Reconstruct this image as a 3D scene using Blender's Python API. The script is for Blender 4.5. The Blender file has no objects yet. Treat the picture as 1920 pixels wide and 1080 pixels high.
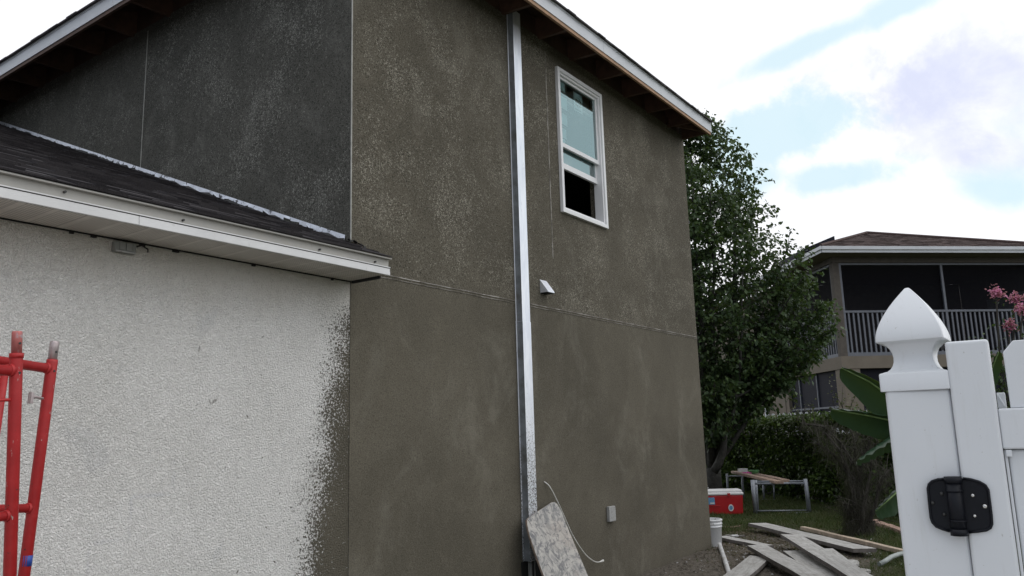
import bpy, math, random
import numpy as np
from mathutils import Vector, Matrix
random.seed(7); rng = np.random.default_rng(7)
sc = bpy.context.scene
R = math.radians
V = Vector

# ------------------------------------------------------------------ camera
F_PX, PITCH, ROLL, YAW = 1504.87, 0.179925, -0.029905, 0.616017
CAM = V((0, 0, 1.5))
cF = V((math.cos(YAW)*math.cos(PITCH), math.sin(YAW)*math.cos(PITCH), math.sin(PITCH)))
_r = V((math.sin(YAW), -math.cos(YAW), 0)); _u = _r.cross(cF)
cR = _r*math.cos(ROLL) + _u*math.sin(ROLL); cU = -_r*math.sin(ROLL) + _u*math.cos(ROLL)
cd = bpy.data.cameras.new('camera'); cam = bpy.data.objects.new('camera', cd); sc.collection.objects.link(cam)
cd.sensor_width = 36; cd.lens = F_PX/1920*36; cd.clip_start = .05; cd.clip_end = 2000
cam.matrix_world = Matrix(((cR.x, cU.x, -cF.x, CAM.x), (cR.y, cU.y, -cF.y, CAM.y), (cR.z, cU.z, -cF.z, CAM.z), (0, 0, 0, 1)))
sc.camera = cam
def ray(x, y): return (cF*F_PX + cR*(x-960) - cU*(y-540))/F_PX      # survey helper: photo pixel -> direction
def onP(x, y, p, n): d = ray(x, y); return CAM + d*((V(p)-CAM).dot(V(n))/d.dot(V(n)))
def onY(x, y, Y): return onP(x, y, (0, Y, 0), (0, 1, 0))
def onZ(x, y, z=0): return onP(x, y, (0, 0, z), (0, 0, 1))
def dep(x, y, d): return CAM + ray(x, y)*d

# ------------------------------------------------------------------ light
sc.view_settings.view_transform = 'Standard'; sc.view_settings.look = 'None'
sc.view_settings.exposure = 0.0; sc.view_settings.gamma = 1
SUN_EL, SUN_HEAD = R(50), R(-62)          # heading measured from +X towards +Y
sl = bpy.data.lights.new('sun', 'SUN'); sl.energy = 0.5; sl.angle = R(40); sl.color = (1, .96, .9)
so = bpy.data.objects.new('sun', sl); sc.collection.objects.link(so)
sd = V((math.cos(SUN_HEAD)*math.cos(SUN_EL), math.sin(SUN_HEAD)*math.cos(SUN_EL), math.sin(SUN_EL)))
so.rotation_euler = sd.to_track_quat('Z', 'Y').to_euler(); so.location = (0, 0, 30)

class NT:
    def __init__(s, tree): s.t = tree; s.n = tree.nodes; s.l = tree.links
    def node(s, typ, **kw):
        n = s.n.new(typ)
        for k, v in kw.items():
            if k.startswith('i_'):
                key = k[2:]; key = int(key) if key.isdigit() else key.replace('_', ' ')
                s.set(n.inputs[key], v)
            else: setattr(n, k, v)
        return n
    def set(s, inp, v):
        if isinstance(v, bpy.types.NodeSocket): s.l.new(v, inp)
        elif isinstance(v, (tuple, list)) and inp.type == 'RGBA' and len(v) == 3: inp.default_value = (*v, 1)
        else: inp.default_value = v
    def m(s, op, a, b=0.0, c=0.0, clamp=False):
        n = s.n.new('ShaderNodeMath'); n.operation = op; n.use_clamp = clamp
        s.set(n.inputs[0], a); s.set(n.inputs[1], b); s.set(n.inputs[2], c); return n.outputs[0]
    def vm(s, op, a, b=(0, 0, 0)):
        n = s.n.new('ShaderNodeVectorMath'); n.operation = op; s.set(n.inputs[0], a)
        if op == 'SCALE': s.set(n.inputs['Scale'], b)
        else: s.set(n.inputs[1], b)
        return n.outputs['Value'] if op == 'DOT_PRODUCT' else n.outputs['Vector']
    def noise(s, vec, scale, detail=4, rough=.55, dist=0, color=False):
        n = s.n.new('ShaderNodeTexNoise'); s.set(n.inputs['Vector'], vec)
        n.inputs['Scale'].default_value = scale; n.inputs['Detail'].default_value = detail
        n.inputs['Roughness'].default_value = rough; n.inputs['Distortion'].default_value = dist
        return n.outputs['Color'] if color else n.outputs['Fac']
    def vor(s, vec, scale, feature='F1', rnd=1):
        n = s.n.new('ShaderNodeTexVoronoi'); n.feature = feature; s.set(n.inputs['Vector'], vec)
        n.inputs['Scale'].default_value = scale; n.inputs['Randomness'].default_value = rnd
        return n
    def step(s, v, a, b, smooth=True):
        n = s.n.new('ShaderNodeMapRange'); n.interpolation_type = 'SMOOTHSTEP' if smooth else 'LINEAR'
        s.set(n.inputs[0], v); s.set(n.inputs[1], a); s.set(n.inputs[2], b); return n.outputs[0]
    def mix(s, f, a, b):
        n = s.n.new('ShaderNodeMix'); n.data_type = 'RGBA'
        s.set(n.inputs[0], f); s.set(n.inputs[6], a); s.set(n.inputs[7], b); return n.outputs[2]

w = bpy.data.worlds.new('World'); sc.world = w; w.use_nodes = True
T = NT(w.node_tree); T.n.clear()
sky = T.node('ShaderNodeTexSky', sky_type='NISHITA', sun_disc=False, sun_elevation=SUN_EL, sun_rotation=R(90)-SUN_HEAD)
sky.air_density = 1.2; sky.dust_density = 1.5
tc = T.node('ShaderNodeTexCoord'); vdir = T.vm('NORMALIZE', tc.outputs['Generated'])
nz = T.noise(vdir, 7, 8, .62, .3); nz2 = T.noise(vdir, 3.1, 6, .6); nz3 = T.noise(vdir, 22, 5, .6, .2)
wob = T.m('ADD', T.m('MULTIPLY', T.m('SUBTRACT', nz, .5), 3.0), T.m('MULTIPLY', T.m('SUBTRACT', nz3, .5), 1.3))
def blob(x, y, rx, ry, ang, edge=.75, wamp=1.0, d=None):
    d = d or ray(x, y).normalized(); c, s_ = math.cos(R(ang)), math.sin(R(ang))
    px = cR*c + cU*s_; py = -cR*s_ + cU*c
    px = (px - d*px.dot(d)).normalized(); py = (py - d*py.dot(d)).normalized()
    A = T.m('DIVIDE', T.vm('DOT_PRODUCT', vdir, tuple(px)), rx/F_PX); B = T.m('DIVIDE', T.vm('DOT_PRODUCT', vdir, tuple(py)), ry/F_PX)
    q = T.m('SQRT', T.m('ADD', T.m('MULTIPLY', A, A), T.m('MULTIPLY', B, B)))
    q = T.m('ADD', q, T.m('MULTIPLY', wob, wamp))
    front = T.m('GREATER_THAN', T.vm('DOT_PRODUCT', vdir, tuple(d)), 0.0)
    return T.m('MULTIPLY', T.m('SUBTRACT', 1.0, T.step(q, edge, 1.25)), front)
holes = [blob(1475, 245, 170, 62, 10, .6, .9), blob(1540, 75, 220, 22, 20, .2, .6), blob(1590, 330, 110, 35, 5, .5, .7),
         blob(1380, 330, 90, 55, -10, .4, .6), blob(1870, 360, 90, 40, -20, .2, .5), blob(1690, 10, 90, 30, 20, .5, .5)]
hole = holes[0]
for h in holes[1:]: hole = T.m('MAXIMUM', hole, h)
lav = T.m('MAXIMUM', blob(1790, 170, 200, 115, -10, .45, .9), blob(1850, 280, 110, 60, -20, .3, .7))
thin = T.m('MULTIPLY', T.step(nz2, .52, .70), .22)             # thin spots elsewhere in the overcast
blue = T.mix(.86, sky.outputs[0], (7.9, 9.9, 10.7))
behind = T.step(T.vm('DOT_PRODUCT', vdir, tuple(V((cF.x, cF.y, 0)).normalized())), .55, -.2)
cloud = T.mix(behind, (10.9, 11.0, 11.4), (5.9, 6.5, 7.5))
cloud = T.mix(T.step(T.vm('DOT_PRODUCT', vdir, (.3, -.93, .2)), .05, .85), cloud, (12.9, 13.0, 13.4))
cloud = T.mix(T.m('MULTIPLY', lav, T.step(nz, .25, .6)), cloud, (7.6, 8.0, 9.9))
cloud = T.mix(T.step(T.vm('DOT_PRODUCT', vdir, (0, 0, 1)), .55, .95), cloud, (12.6, 12.8, 13.2))
grey = T.m('MULTIPLY', blob(0, 0, 480, 300, 0, .1, 1.1, V((.87, -.50, .36)).normalized()), .85)          # darker cloud added out of view for the window glass to reflect
cloud = T.mix(grey, cloud, (6.0, 7.6, 8.2))
hf = T.m('ADD', T.m('MULTIPLY', hole, .92), thin, clamp=True)
colr = T.mix(hf, cloud, blue)
bg = T.node('ShaderNodeBackground', i_Color=colr, i_Strength=0.1)
T.l.new(bg.outputs[0], T.node('ShaderNodeOutputWorld').inputs[0])

# ------------------------------------------------------------------ materials
MAT = {}

def mat(name, col=(.5, .5, .5), rough=.6, metal=0.0, var=.12, vs=6.0, bump=0.0, bs=80.0, spec=.5, fn=None, dirt=None):
    m = bpy.data.materials.new(name); m.use_nodes = True; t = NT(m.node_tree); t.n.clear()
    b = t.node('ShaderNodeBsdfPrincipled'); o = t.node('ShaderNodeOutputMaterial'); t.l.new(b.outputs[0], o.inputs[0])
    pos = t.node('ShaderNodeNewGeometry').outputs['Position']
    b.inputs['Roughness'].default_value = rough; b.inputs['Metallic'].default_value = metal
    b.inputs['Specular IOR Level'].default_value = spec
    if fn: fn(t, b, pos, o)
    else:
        n = t.noise(pos, vs, 6, .65)
        f = t.step(n, .3, .7)
        lo = tuple(c*(1-var) for c in col); hi = tuple(min(1, c*(1+var)) for c in col)
        c = t.mix(f, lo, hi)
        if dirt:                                            # (colour, scale, low, high)
            c = t.mix(t.step(t.noise(pos, dirt[1], 7, .7, .3), dirt[2], dirt[3]), c, dirt[0])
        t.set(b.inputs['Base Color'], c)
        t.set(b.inputs['Roughness'], t.m('ADD', rough-.06, t.m('MULTIPLY', n, .12)))
        if bump:
            bn = t.node('ShaderNodeBump', i_Strength=bump, i_Distance=.004, i_Height=t.noise(pos, bs, 5, .6)); t.set(b.inputs['Normal'], bn.outputs[0])
    MAT[name] = m; return m

def sep(t, pos):
    s = t.node('ShaderNodeSeparateXYZ', i_0=pos); return s.outputs
def stucco(dark, mid, fleck, zsmooth=True):
    def fn(t, b, pos, o):
        x, y, z = sep(t, pos)
        big = t.noise(pos, .9, 5, .6, .5); med = t.noise(pos, 3.5, 6, .7, .4)
        c = t.mix(t.step(big, .35, .68), dark, mid)
        c = t.mix(t.m('MULTIPLY', t.step(med, .5, .75), .4), c, tuple(k*1.35 for k in mid))
        grain = t.noise(pos, 140, 3, .6)
        c = t.mix(t.m('MULTIPLY', t.step(grain, .35, .7), .42), c, tuple(k*1.6 for k in mid))
        # dry, pale tops of the trowelled texture, in patches
        fl = t.noise(pos, 66, 3, .6, 1.5)
        up = t.step(z, 2.55, 2.75) if zsmooth else 1.0
        patch = t.step(t.noise(pos, 1.5, 7, .68, .5), .30, .70)
        fine = t.step(fl, t.m('SUBTRACT', .625, t.m('MULTIPLY', patch, .125)), t.m('SUBTRACT', .695, t.m('MULTIPLY', patch, .125)))
        fine = t.m('MULTIPLY', fine, t.m('ADD', .10, t.m('MULTIPLY', up, .62)) if zsmooth else .68)
        fine = t.m('MULTIPLY', fine, t.m('ADD', .45, t.m('MULTIPLY', patch, .55)))
        c = t.mix(fine, c, fleck)
        g2 = t.noise(pos, 88, 3, .65, .6)
        amt = t.m('ADD', .45, t.m('MULTIPLY', up, .5)) if zsmooth else .9
        c = t.mix(t.m('MULTIPLY', t.step(g2, .50, .36), amt), c, tuple(k*.42 for k in dark))
        # chalky lime bloom low on the wall
        ch = t.m('MULTIPLY', t.step(t.noise(t.vm('MULTIPLY', pos, (1, 1, .7)), 1.6, 9, .74, .5), .50, .80), .34)
        c = t.mix(ch, c, tuple(k*.85 for k in fleck))
        t.set(b.inputs['Base Color'], c); b.inputs['Roughness'].default_value = .93; b.inputs['Specular IOR Level'].default_value = .2
        hgt = t.m('ADD', t.m('MULTIPLY', fl, 1.0), t.m('MULTIPLY', grain, .5))
        t.set(b.inputs['Normal'], t.node('ShaderNodeBump', i_Strength=.55, i_Distance=.008, i_Height=hgt).outputs[0])
    return fn
mat('stucco_side', fn=stucco((.080, .072, .055), (.116, .104, .080), (.40, .375, .315)))
mat('stucco_front', fn=stucco((.064, .063, .055), (.096, .093, .081), (.42, .41, .37), False))
def garage_fn(t, b, pos, o):
    x, y, z = sep(t, pos)
    n1 = t.noise(pos, 105, 3, .55, .8); ridg = t.vor(t.vm('ADD', pos, t.vm('SCALE', t.noise(pos, 30, 3, color=True), .03)), 62, 'DISTANCE_TO_EDGE').outputs['Distance']
    c = t.mix(t.step(t.noise(pos, 1.2, 5, .6), .3, .7), (.77, .755, .725), (.86, .845, .82))
    c = t.mix(t.m('MULTIPLY', t.step(n1, .60, .66), .42), c, (.38, .37, .36))
    ln = t.m('ABSOLUTE', t.m('SUBTRACT', t.noise(t.vm('MULTIPLY', pos, (1, 1, 1.35)), 48, 3, .6, .9), .5))
    c = t.mix(t.m('MULTIPLY', t.m('SUBTRACT', 1.0, t.step(ln, .008, .030)), t.m('MULTIPLY', t.step(t.noise(pos, 31, 3), .46, .58), .50)), c, (.34, .33, .32))  # shadows under the texture ridges, painted as thin dark lines
    # warm shade under the soffit, painted into the top of the wall
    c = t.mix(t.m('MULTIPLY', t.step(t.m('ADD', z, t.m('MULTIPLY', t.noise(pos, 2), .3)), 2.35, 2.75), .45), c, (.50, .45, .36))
    # faint pencil-grey trowel marks
    c = t.mix(t.m('MULTIPLY', t.step(t.noise(pos, 2.6, 4, .5, .8), .62, .7), .16), c, (.42, .43, .47))
    # faint grey stepped smudge, as if of blockwork, low on the wall
    def seg(x0, x1, z0, z1, soft=.012):
        a = t.m('MULTIPLY', t.step(x, x0-soft, x0+soft), t.step(x, x1+soft, x1-soft)); b_ = t.m('MULTIPLY', t.step(z, z0-soft, z0+soft), t.step(z, z1+soft, z1-soft)); return t.m('MULTIPLY', a, b_)
    sm = seg(2.515, 2.53, 1.24, 1.42)
    for q in ((2.30, 2.53, 1.232, 1.25), (2.285, 2.30, 1.04, 1.24), (2.09, 2.29, 1.03, 1.045), (2.085, 2.10, .7, 1.03)): sm = t.m('MAXIMUM', sm, seg(*q))
    c = t.mix(t.m('MULTIPLY', sm, t.m('MULTIPLY', t.step(t.noise(pos, 12, 4), .3, .6), .22)), c, (.34, .36, .46))
    # fresh render spattered on to the old wall beside the new work
    X0 = t.m('ADD', 3.20, t.m('MULTIPLY', z, .185))
    edge = t.m('ADD', t.m('SUBTRACT', t.m('SUBTRACT', x, X0), .09), t.m('MULTIPLY', t.m('SUBTRACT', t.noise(pos, 4.5, 4, .6), .5), .30))
    dens = t.step(edge, -.34, .20, False)
    topfade = t.m('SUBTRACT', 1.0, t.step(z, 2.25, 2.52))
    sp = t.noise(pos, 74, 4, .62, .6)
    th = t.m('SUBTRACT', .75, t.m('MULTIPLY', dens, t.m('ADD', .18, t.m('MULTIPLY', topfade, .27))))
    spl = t.step(sp, th, t.m('ADD', th, .07))
    spl = t.m('MULTIPLY', spl, t.m('GREATER_THAN', edge, -.42))
    far = t.noise(pos, 24, 3, .5, .5); fz = t.noise(pos, 1.4, 2, .5)
    dots = t.m('MULTIPLY', t.step(far, .70, .725), t.m('MULTIPLY', t.step(t.m('ADD', x, fz), 2.9, 3.6), t.m('SUBTRACT', 1.0, t.step(z, 2.0, 2.3))))
    spl = t.m('MAXIMUM', spl, dots)
    mud = t.mix(t.step(t.noise(pos, 2, 4), .3, .7), (.098, .088, .067), (.135, .121, .092))
    c = t.mix(spl, c, mud)
    t.set(b.inputs['Base Color'], c); b.inputs['Roughness'].default_value = .85; b.inputs['Specular IOR Level'].default_value = .25
    hgt = t.m('ADD', t.step(n1, .38, .62), t.m('MULTIPLY', t.step(ridg, 0, .3), .6))
    hgt = t.m('ADD', hgt, t.m('MULTIPLY', spl, 1.0))
    t.set(b.inputs['Normal'], t.node('ShaderNodeBump', i_Strength=1.0, i_Distance=.0045, i_Height=hgt).outputs[0])
mat('garage_wall', fn=garage_fn)
mat('alu_white', (.66, .66, .66), .45, var=.06, vs=3, dirt=((.40, .39, .36), 9, .56, .85), bump=.1, bs=20)
mat('alu_beige', (.36, .35, .325), .5, var=.08, vs=4, dirt=((.34, .32, .28), 8, .52, .8))
mat('fascia_white', (.55, .57, .60), .4, var=.06, vs=3, dirt=((.30, .31, .34), 30, .66, .72))
def soffit_fn(t, b, pos, o):
    x, y, z = sep(t, pos)
    c = t.mix(t.step(t.noise(pos, 5, 4), .3, .7), (.50, .46, .42), (.60, .56, .51))
    wx = t.m('FRACT', t.m('MULTIPLY', x, 62)); wy = t.m('FRACT', t.m('MULTIPLY', y, 62))
    d = t.m('SQRT', t.m('ADD', t.m('POWER', t.m('SUBTRACT', wx, .5), 2), t.m('POWER', t.m('SUBTRACT', wy, .5), 2)))
    rib = t.m('FRACT', t.m('MULTIPLY', x, 6.6))
    band = t.m('MULTIPLY', t.m('GREATER_THAN', rib, .2), t.m('SUBTRACT', 1, t.step(d, .2, .32)))
    c = t.mix(t.m('MULTIPLY', band, .75), c, (.08, .07, .06))
    c = t.mix(t.m('MULTIPLY', t.m('LESS_THAN', rib, .03), .6), c, (.15, .13, .12))
    t.set(b.inputs['Base Color'], c)
mat('soffit', fn=soffit_fn, rough=.6)
def shingle(dark, lite, cell):
    def fn(t, b, pos, o):
        sc_ = t.vm('MULTIPLY', pos, cell)
        v = t.vor(sc_, 1.0).outputs['Color']; g = t.noise(pos, 220, 2)
        gi = t.node('ShaderNodeNewGeometry').outputs['Random Per Island']
        c = t.mix(t.m('ADD', t.m('MULTIPLY', gi, .8), t.m('MULTIPLY', t.noise(pos, 1.3, 4), .2)), dark, lite)
        c = t.mix(t.m('MULTIPLY', t.step(g, .45, .7), .35), c, tuple(k*1.8 for k in lite))
        c = t.mix(.3, c, t.mix(.5, dark, t.mix(t.m('MULTIPLY', sep(t, v)[0], 1.0), dark, lite)))
        t.set(b.inputs['Base Color'], c); b.inputs['Roughness'].default_value = .93; b.inputs['Specular IOR Level'].default_value = .12
    return fn
mat('shingle_dark', fn=shingle((.012, .011, .013), (.075, .069, .072), (6, 7, 7)))
mat('shingle_edge', (.12, .11, .115), .9, var=.2)
mat('shingle_brown', fn=shingle((.060, .042, .040), (.105, .076, .070), (3.2, 3.2, 9)))
mat('rafter_wood', (.080, .042, .027), .7, var=.3, vs=9, bump=.3, bs=60)
mat('board_edge_wood', (.36, .22, .13), .7, var=.2, vs=9, bump=.2, bs=60)
mat('deck_wood', (.065, .036, .024), .8, var=.3, vs=5)
mat('concrete', (.40, .39, .37), .9, var=.15, vs=2, bump=.3)
mat('dark_void', (.012, .012, .012), .9, var=.2)
def vinyl_fn(t, b, pos, o):
    c = t.mix(t.step(t.noise(pos, 2.5, 4), .3, .7), (.65, .67, .695), (.68, .70, .725))
    st = t.noise(t.vm('MULTIPLY', pos, (1, 1, .12)), 34, 5, .7)
    c = t.mix(t.m('MULTIPLY', t.step(st, .56, .78), .30), c, (.50, .50, .48))
    c = t.mix(t.m('MULTIPLY', t.step(t.noise(pos, 120, 3, .6), .70, .74), .55), c, (.36, .34, .30))
    t.set(b.inputs['Base Color'], c); t.set(b.inputs['Roughness'], t.m('ADD', .28, t.m('MULTIPLY', t.noise(pos, 9, 4), .16)))
    t.set(b.inputs['Normal'], t.node('ShaderNodeBump', i_Strength=.05, i_Distance=.01, i_Height=t.noise(pos, 6, 2)).outputs[0])
mat('vinyl', fn=vinyl_fn)
mat('window_vinyl', (.76, .76, .77), .35, var=.03, vs=4)
def galv_fn(t, b, pos, o):
    x, y, z = sep(t, pos)
    st = t.vm('MULTIPLY', pos, (1, 1, .25))
    n = t.noise(st, 9, 6, .7, .4)
    c = t.mix(t.step(n, .32, .7), (.72, .75, .82), (.90, .92, .96))
    c = t.mix(t.m('MULTIPLY', t.step(t.noise(st, 26, 5, .7), .6, .72), .5), c, (.45, .47, .52))
    low = t.m('SUBTRACT', 1.0, t.step(z, 1.0, 2.3))
    sp = t.noise(t.vm('MULTIPLY', pos, (1, 1, .55)), 115, 4, .65, .4)
    th = t.m('SUBTRACT', .74, t.m('MULTIPLY', low, .235))
    spl = t.step(sp, th, t.m('ADD', th, .03))
    c = t.mix(spl, c, (.11, .105, .10))
    t.set(b.inputs['Base Color'], c); t.set(b.inputs['Metallic'], t.m('MULTIPLY', t.m('SUBTRACT', 1.0, spl), .55))
    t.set(b.inputs['Roughness'], t.m('ADD', .38, t.m('MULTIPLY', spl, .5)))
    t.set(b.inputs['Normal'], t.node('ShaderNodeBump', i_Strength=.25, i_Distance=.01, i_Height=t.noise(st, 5, 3)).outputs[0])
mat('galvanised', fn=galv_fn)
mat('galv_shaded', (.20, .215, .23), .6, .2, var=.25, vs=7, dirt=((.12, .118, .11), 5, .45, .7))  # darker copy of the metal, with the shade of the side faces painted in
mat('flashing_metal', (.74, .76, .82), .4, .5, var=.12, vs=8, dirt=((.08, .08, .09), 14, .58, .62), bump=.5, bs=12)
mat('joint_bead', (.36, .34, .31), .7, var=.25, vs=14, dirt=((.14, .125, .105), 6, .42, .58))
mat('corner_bead', (.36, .355, .325), .6, var=.2, vs=20, dirt=((.20, .19, .165), 12, .6, .7))
mat('tar', (.02, .02, .02), .6, bump=.8, bs=60)
mat('box_grey', (.21, .215, .20), .5, var=.1)
mat('box_mud', (.34, .34, .335), .6, var=.15, vs=30, dirt=((.16, .15, .13), 30, .5, .65))
def red_fn(t, b, pos, o):
    n = t.noise(pos, 14, 7, .7); sc1 = t.noise(t.vm('MULTIPLY', pos, (1, 1, .35)), 40, 5, .7, .5)
    c = t.mix(t.step(n, .3, .75), (.33, .010, .012), (.43, .016, .018))
    c = t.mix(t.m('MULTIPLY', t.step(t.noise(pos, 7, 5, .7), .5, .75), .22), c, (.45, .08, .08))
    c = t.mix(t.step(sc1, .655, .68), c, (.42, .34, .32))
    c = t.mix(t.step(t.noise(pos, 48, 4, .65), .675, .70), c, (.06, .025, .022))
    c = t.mix(t.step(t.noise(pos, 33, 5, .7), .70, .715), c, (.33, .31, .28))
    t.set(b.inputs['Base Color'], c); t.set(b.inputs['Roughness'], t.m('ADD', .38, t.m('MULTIPLY', n, .3)))
    t.set(b.inputs['Normal'], t.node('ShaderNodeBump', i_Strength=.2, i_Distance=.003, i_Height=sc1).outputs[0])
mat('red_paint', fn=red_fn)
mat('pin_steel', (.42, .36, .36), .45, .55, var=.2, vs=25, dirt=((.20, .10, .09), 30, .58, .7))
mat('pin_red', (.40, .12, .11), .5, .1, var=.3, vs=20, dirt=((.36, .30, .32), 18, .5, .62))
mat('blue_paint', (.02, .06, .30), .5)
mat('hinge_black', (.005, .006, .010), .48, var=.2, vs=20, bump=.1, bs=200, spec=.25)
mat('screw_steel', (.65, .64, .62), .25, .9)
mat('screw_dark', (.03, .03, .03), .5)
mat('cable_white', (.62, .61, .58), .5)
mat('pvc', (.62, .62, .62), .4, var=.1, dirt=((.36, .34, .31), 10, .5, .7))
mat('hose_pale', (.30, .33, .32), .5, var=.15)
mat('bucket_white', (.66, .67, .68), .4, var=.06, dirt=((.30, .29, .27), 12, .56, .66))
def plank_fn(t, b, pos, o):
    g = t.noise(t.vm('MULTIPLY', t.node('ShaderNodeTexCoord').outputs['Object'], (1.5, 14, 14)), 3, 7, .7, .6)
    c = t.mix(t.step(g, .3, .72), (.27, .26, .24), (.47, .46, .445))
    c = t.mix(t.m('MULTIPLY', t.step(t.noise(pos, 9, 5, .65), .5, .7), .6), c, (.52, .51, .50))
    c = t.mix(t.step(t.noise(pos, 26, 5, .72), .60, .68), c, (.13, .115, .095))
    c = t.mix(t.m('MULTIPLY', t.step(t.noise(pos, 4, 4, .6), .55, .7), .5), c, (.20, .185, .165))
    t.set(b.inputs['Base Color'], c); b.inputs['Roughness'].default_value = .85
    t.set(b.inputs['Normal'], t.node('ShaderNodeBump', i_Strength=.4, i_Distance=.004, i_Height=g).outputs[0])
mat('plank', fn=plank_fn)
mat('plank_edge', (.13, .115, .105), .85, var=.3, vs=12)
mat('lumber_brown', (.30, .21, .16), .75, var=.3, vs=10, bump=.2)
mat('edging_tan', (.42, .34, .26), .8, var=.25, vs=9)
mat('edging_pink', (.36, .24, .19), .8, var=.3, vs=9)
def lboard_fn(t, b, pos, o):
    n = t.noise(pos, 6, 7, .68, 2.2); n2 = t.noise(pos, 14, 7, .7, 1.5)
    c = t.mix(t.step(n, .38, .6), (.20, .20, .20), (.44, .42, .39))
    c = t.mix(t.m('MULTIPLY', t.step(t.noise(pos, 3, 3, .5), .5, .66), .5), c, (.45, .40, .35))
    c = t.mix(t.m('MULTIPLY', t.step(n2, .53, .57), .75), c, (.13, .13, .14))
    c = t.mix(t.step(t.noise(t.vm('MULTIPLY', pos, (1, 1, .45)), 17, 4, .6, 1.2), .70, .715), c, (.06, .055, .05))
    t.set(b.inputs['Base Color'], c); b.inputs['Roughness'].default_value = .85
    t.set(b.inputs['Normal'], t.node('ShaderNodeBump', i_Strength=.6, i_Distance=.006, i_Height=n2).outputs[0])
mat('mortar_board', fn=lboard_fn)
mat('board_side', (.25, .19, .15), .85, var=.3, vs=30)
mat('cooler_red', (.42, .008, .012), .35, var=.08)
mat('cooler_white', (.78, .78, .78), .35, var=.04)
mat('cooler_blue', (.015, .045, .32), .35)
mat('trestle_grey', (.25, .27, .30), .5, .3, var=.2, vs=12, dirt=((.13, .13, .14), 14, .55, .7))
mat('bowl_green', (.16, .42, .17), .4)
mat('cloth_pink', (.55, .08, .30), .8)
mat('tub_white', (.66, .66, .66), .5)
mat('bark', (.034, .033, .029), .9, var=.35, vs=14, bump=.8, bs=35, dirt=((.075, .075, .068), 6, .5, .7))
mat('twig', (.040, .036, .030), .9, var=.3, vs=30)
def leaf_mat(name, cols, trans=.35, rough=.45):
    def fn(t, b, pos, o):
        ri = t.node('ShaderNodeNewGeometry').outputs['Random Per Island']
        cr = t.node('ShaderNodeValToRGB', i_0=ri); el = cr.color_ramp.elements
        while len(el) < len(cols): el.new(.5)
        for i, cc in enumerate(cols): el[i].position = i/(len(cols)-1); el[i].color = (*cc, 1)
        c = cr.outputs[0]
        big = t.noise(pos, 2.2, 3)
        c = t.mix(t.m('MULTIPLY', t.step(big, .4, .7), .3), c, tuple(k*1.5 for k in cols[-1]))
        t.set(b.inputs['Base Color'], c); b.inputs['Roughness'].default_value = rough; b.inputs['Specular IOR Level'].default_value = .28
        tr = t.node('ShaderNodeBsdfTranslucent', i_Color=t.mix(.5, c, (.16, .24, .03)))
        mx = t.node('ShaderNodeMixShader', i_0=trans, i_1=b.outputs[0], i_2=tr.outputs[0]); t.l.new(mx.outputs[0], o.inputs[0])
    return mat(name, fn=fn)
leaf_mat('leaf_tree', [(.016, .032, .014), (.028, .054, .022), (.042, .076, .030), (.075, .115, .040)], .2)
leaf_mat('leaf_hedge', [(.011, .024, .007), (.022, .046, .011), (.10, .16, .032)], .18)
leaf_mat('leaf_banana', [(.015, .036, .022), (.022, .048, .026)], .15, .3)
leaf_mat('leaf_weed', [(.06, .065, .03), (.09, .10, .04)], .25)
leaf_mat('petal_pink', [(.50, .12, .26), (.66, .28, .42), (.58, .18, .36)], .35)
leaf_mat('moss_hair', [(.024, .022, .018), (.038, .035, .029), (.075, .069, .060)], .15, .9)
leaf_mat('grass_blade', [(.024, .045, .012), (.040, .068, .017), (.058, .085, .026), (.10, .09, .045)], .2, .6)
leaf_mat('debris', [(.075, .055, .035), (.12, .095, .065), (.17, .14, .10)], .1, .9)
def ground_fn(t, b, pos, o):
    x, y, z = sep(t, pos)
    n = t.noise(pos, 1.3, 5, .6); f = t.noise(pos, 26, 6, .75); f2 = t.noise(pos, 90, 3, .7)
    dirt = t.mix(t.step(f, .3, .7), (.075, .064, .052), (.185, .165, .14))
    dirt = t.mix(t.m('MULTIPLY', t.step(f2, .55, .7), .6), dirt, (.24, .215, .185))
    turf = t.mix(t.step(f, .3, .7), (.028, .036, .014), (.062, .068, .030))
    dx = t.m('DIVIDE', t.m('SUBTRACT', x, 9.4), 2.9); dy = t.m('DIVIDE', t.m('SUBTRACT', y, 3.6), 1.5)
    d = t.m('ADD', t.m('SQRT', t.m('ADD', t.m('MULTIPLY', dx, dx), t.m('MULTIPLY', dy, dy))), t.m('MULTIPLY', t.m('SUBTRACT', n, .5), .8))
    c = t.mix(t.step(d, .8, 1.15), dirt, turf)
    t.set(b.inputs['Base Color'], c); b.inputs['Roughness'].default_value = .95; b.inputs['Specular IOR Level'].default_value = .1
    t.set(b.inputs['Normal'], t.node('ShaderNodeBump', i_Strength=.9, i_Distance=.03, i_Height=f).outputs[0])
mat('ground', fn=ground_fn)
mat('tan_render', (.17, .145, .115), .9, var=.1, vs=1.5, bump=.4, bs=50)
mat('post_brown', (.095, .082, .070), .9, var=.15)
mat('porch_frame', (.115, .125, .15), .5, var=.1)
mat('porch_inner', (.10, .09, .085), .9)
mat('blind', (.30, .31, .33), .6)
def screen_fn(t, b, pos, o):
    b.inputs['Roughness'].default_value = .7
    t.set(b.inputs['Base Color'], (.008, .008, .012)); b.inputs['Specular IOR Level'].default_value = .08
    tr = t.node('ShaderNodeBsdfTransparent'); mx = t.node('ShaderNodeMixShader', i_0=.50, i_1=tr.outputs[0], i_2=b.outputs[0]); t.l.new(mx.outputs[0], o.inputs[0])
mat('screen_mesh', fn=screen_fn)
def screen2_fn(t, b, pos, o):
    b.inputs['Roughness'].default_value = .6; b.inputs['Specular IOR Level'].default_value = .15; t.set(b.inputs['Base Color'], t.mix(t.noise(pos, 3), (.006, .007, .014), (.011, .012, .022)))
mat('dark_screen', fn=screen2_fn)
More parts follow.
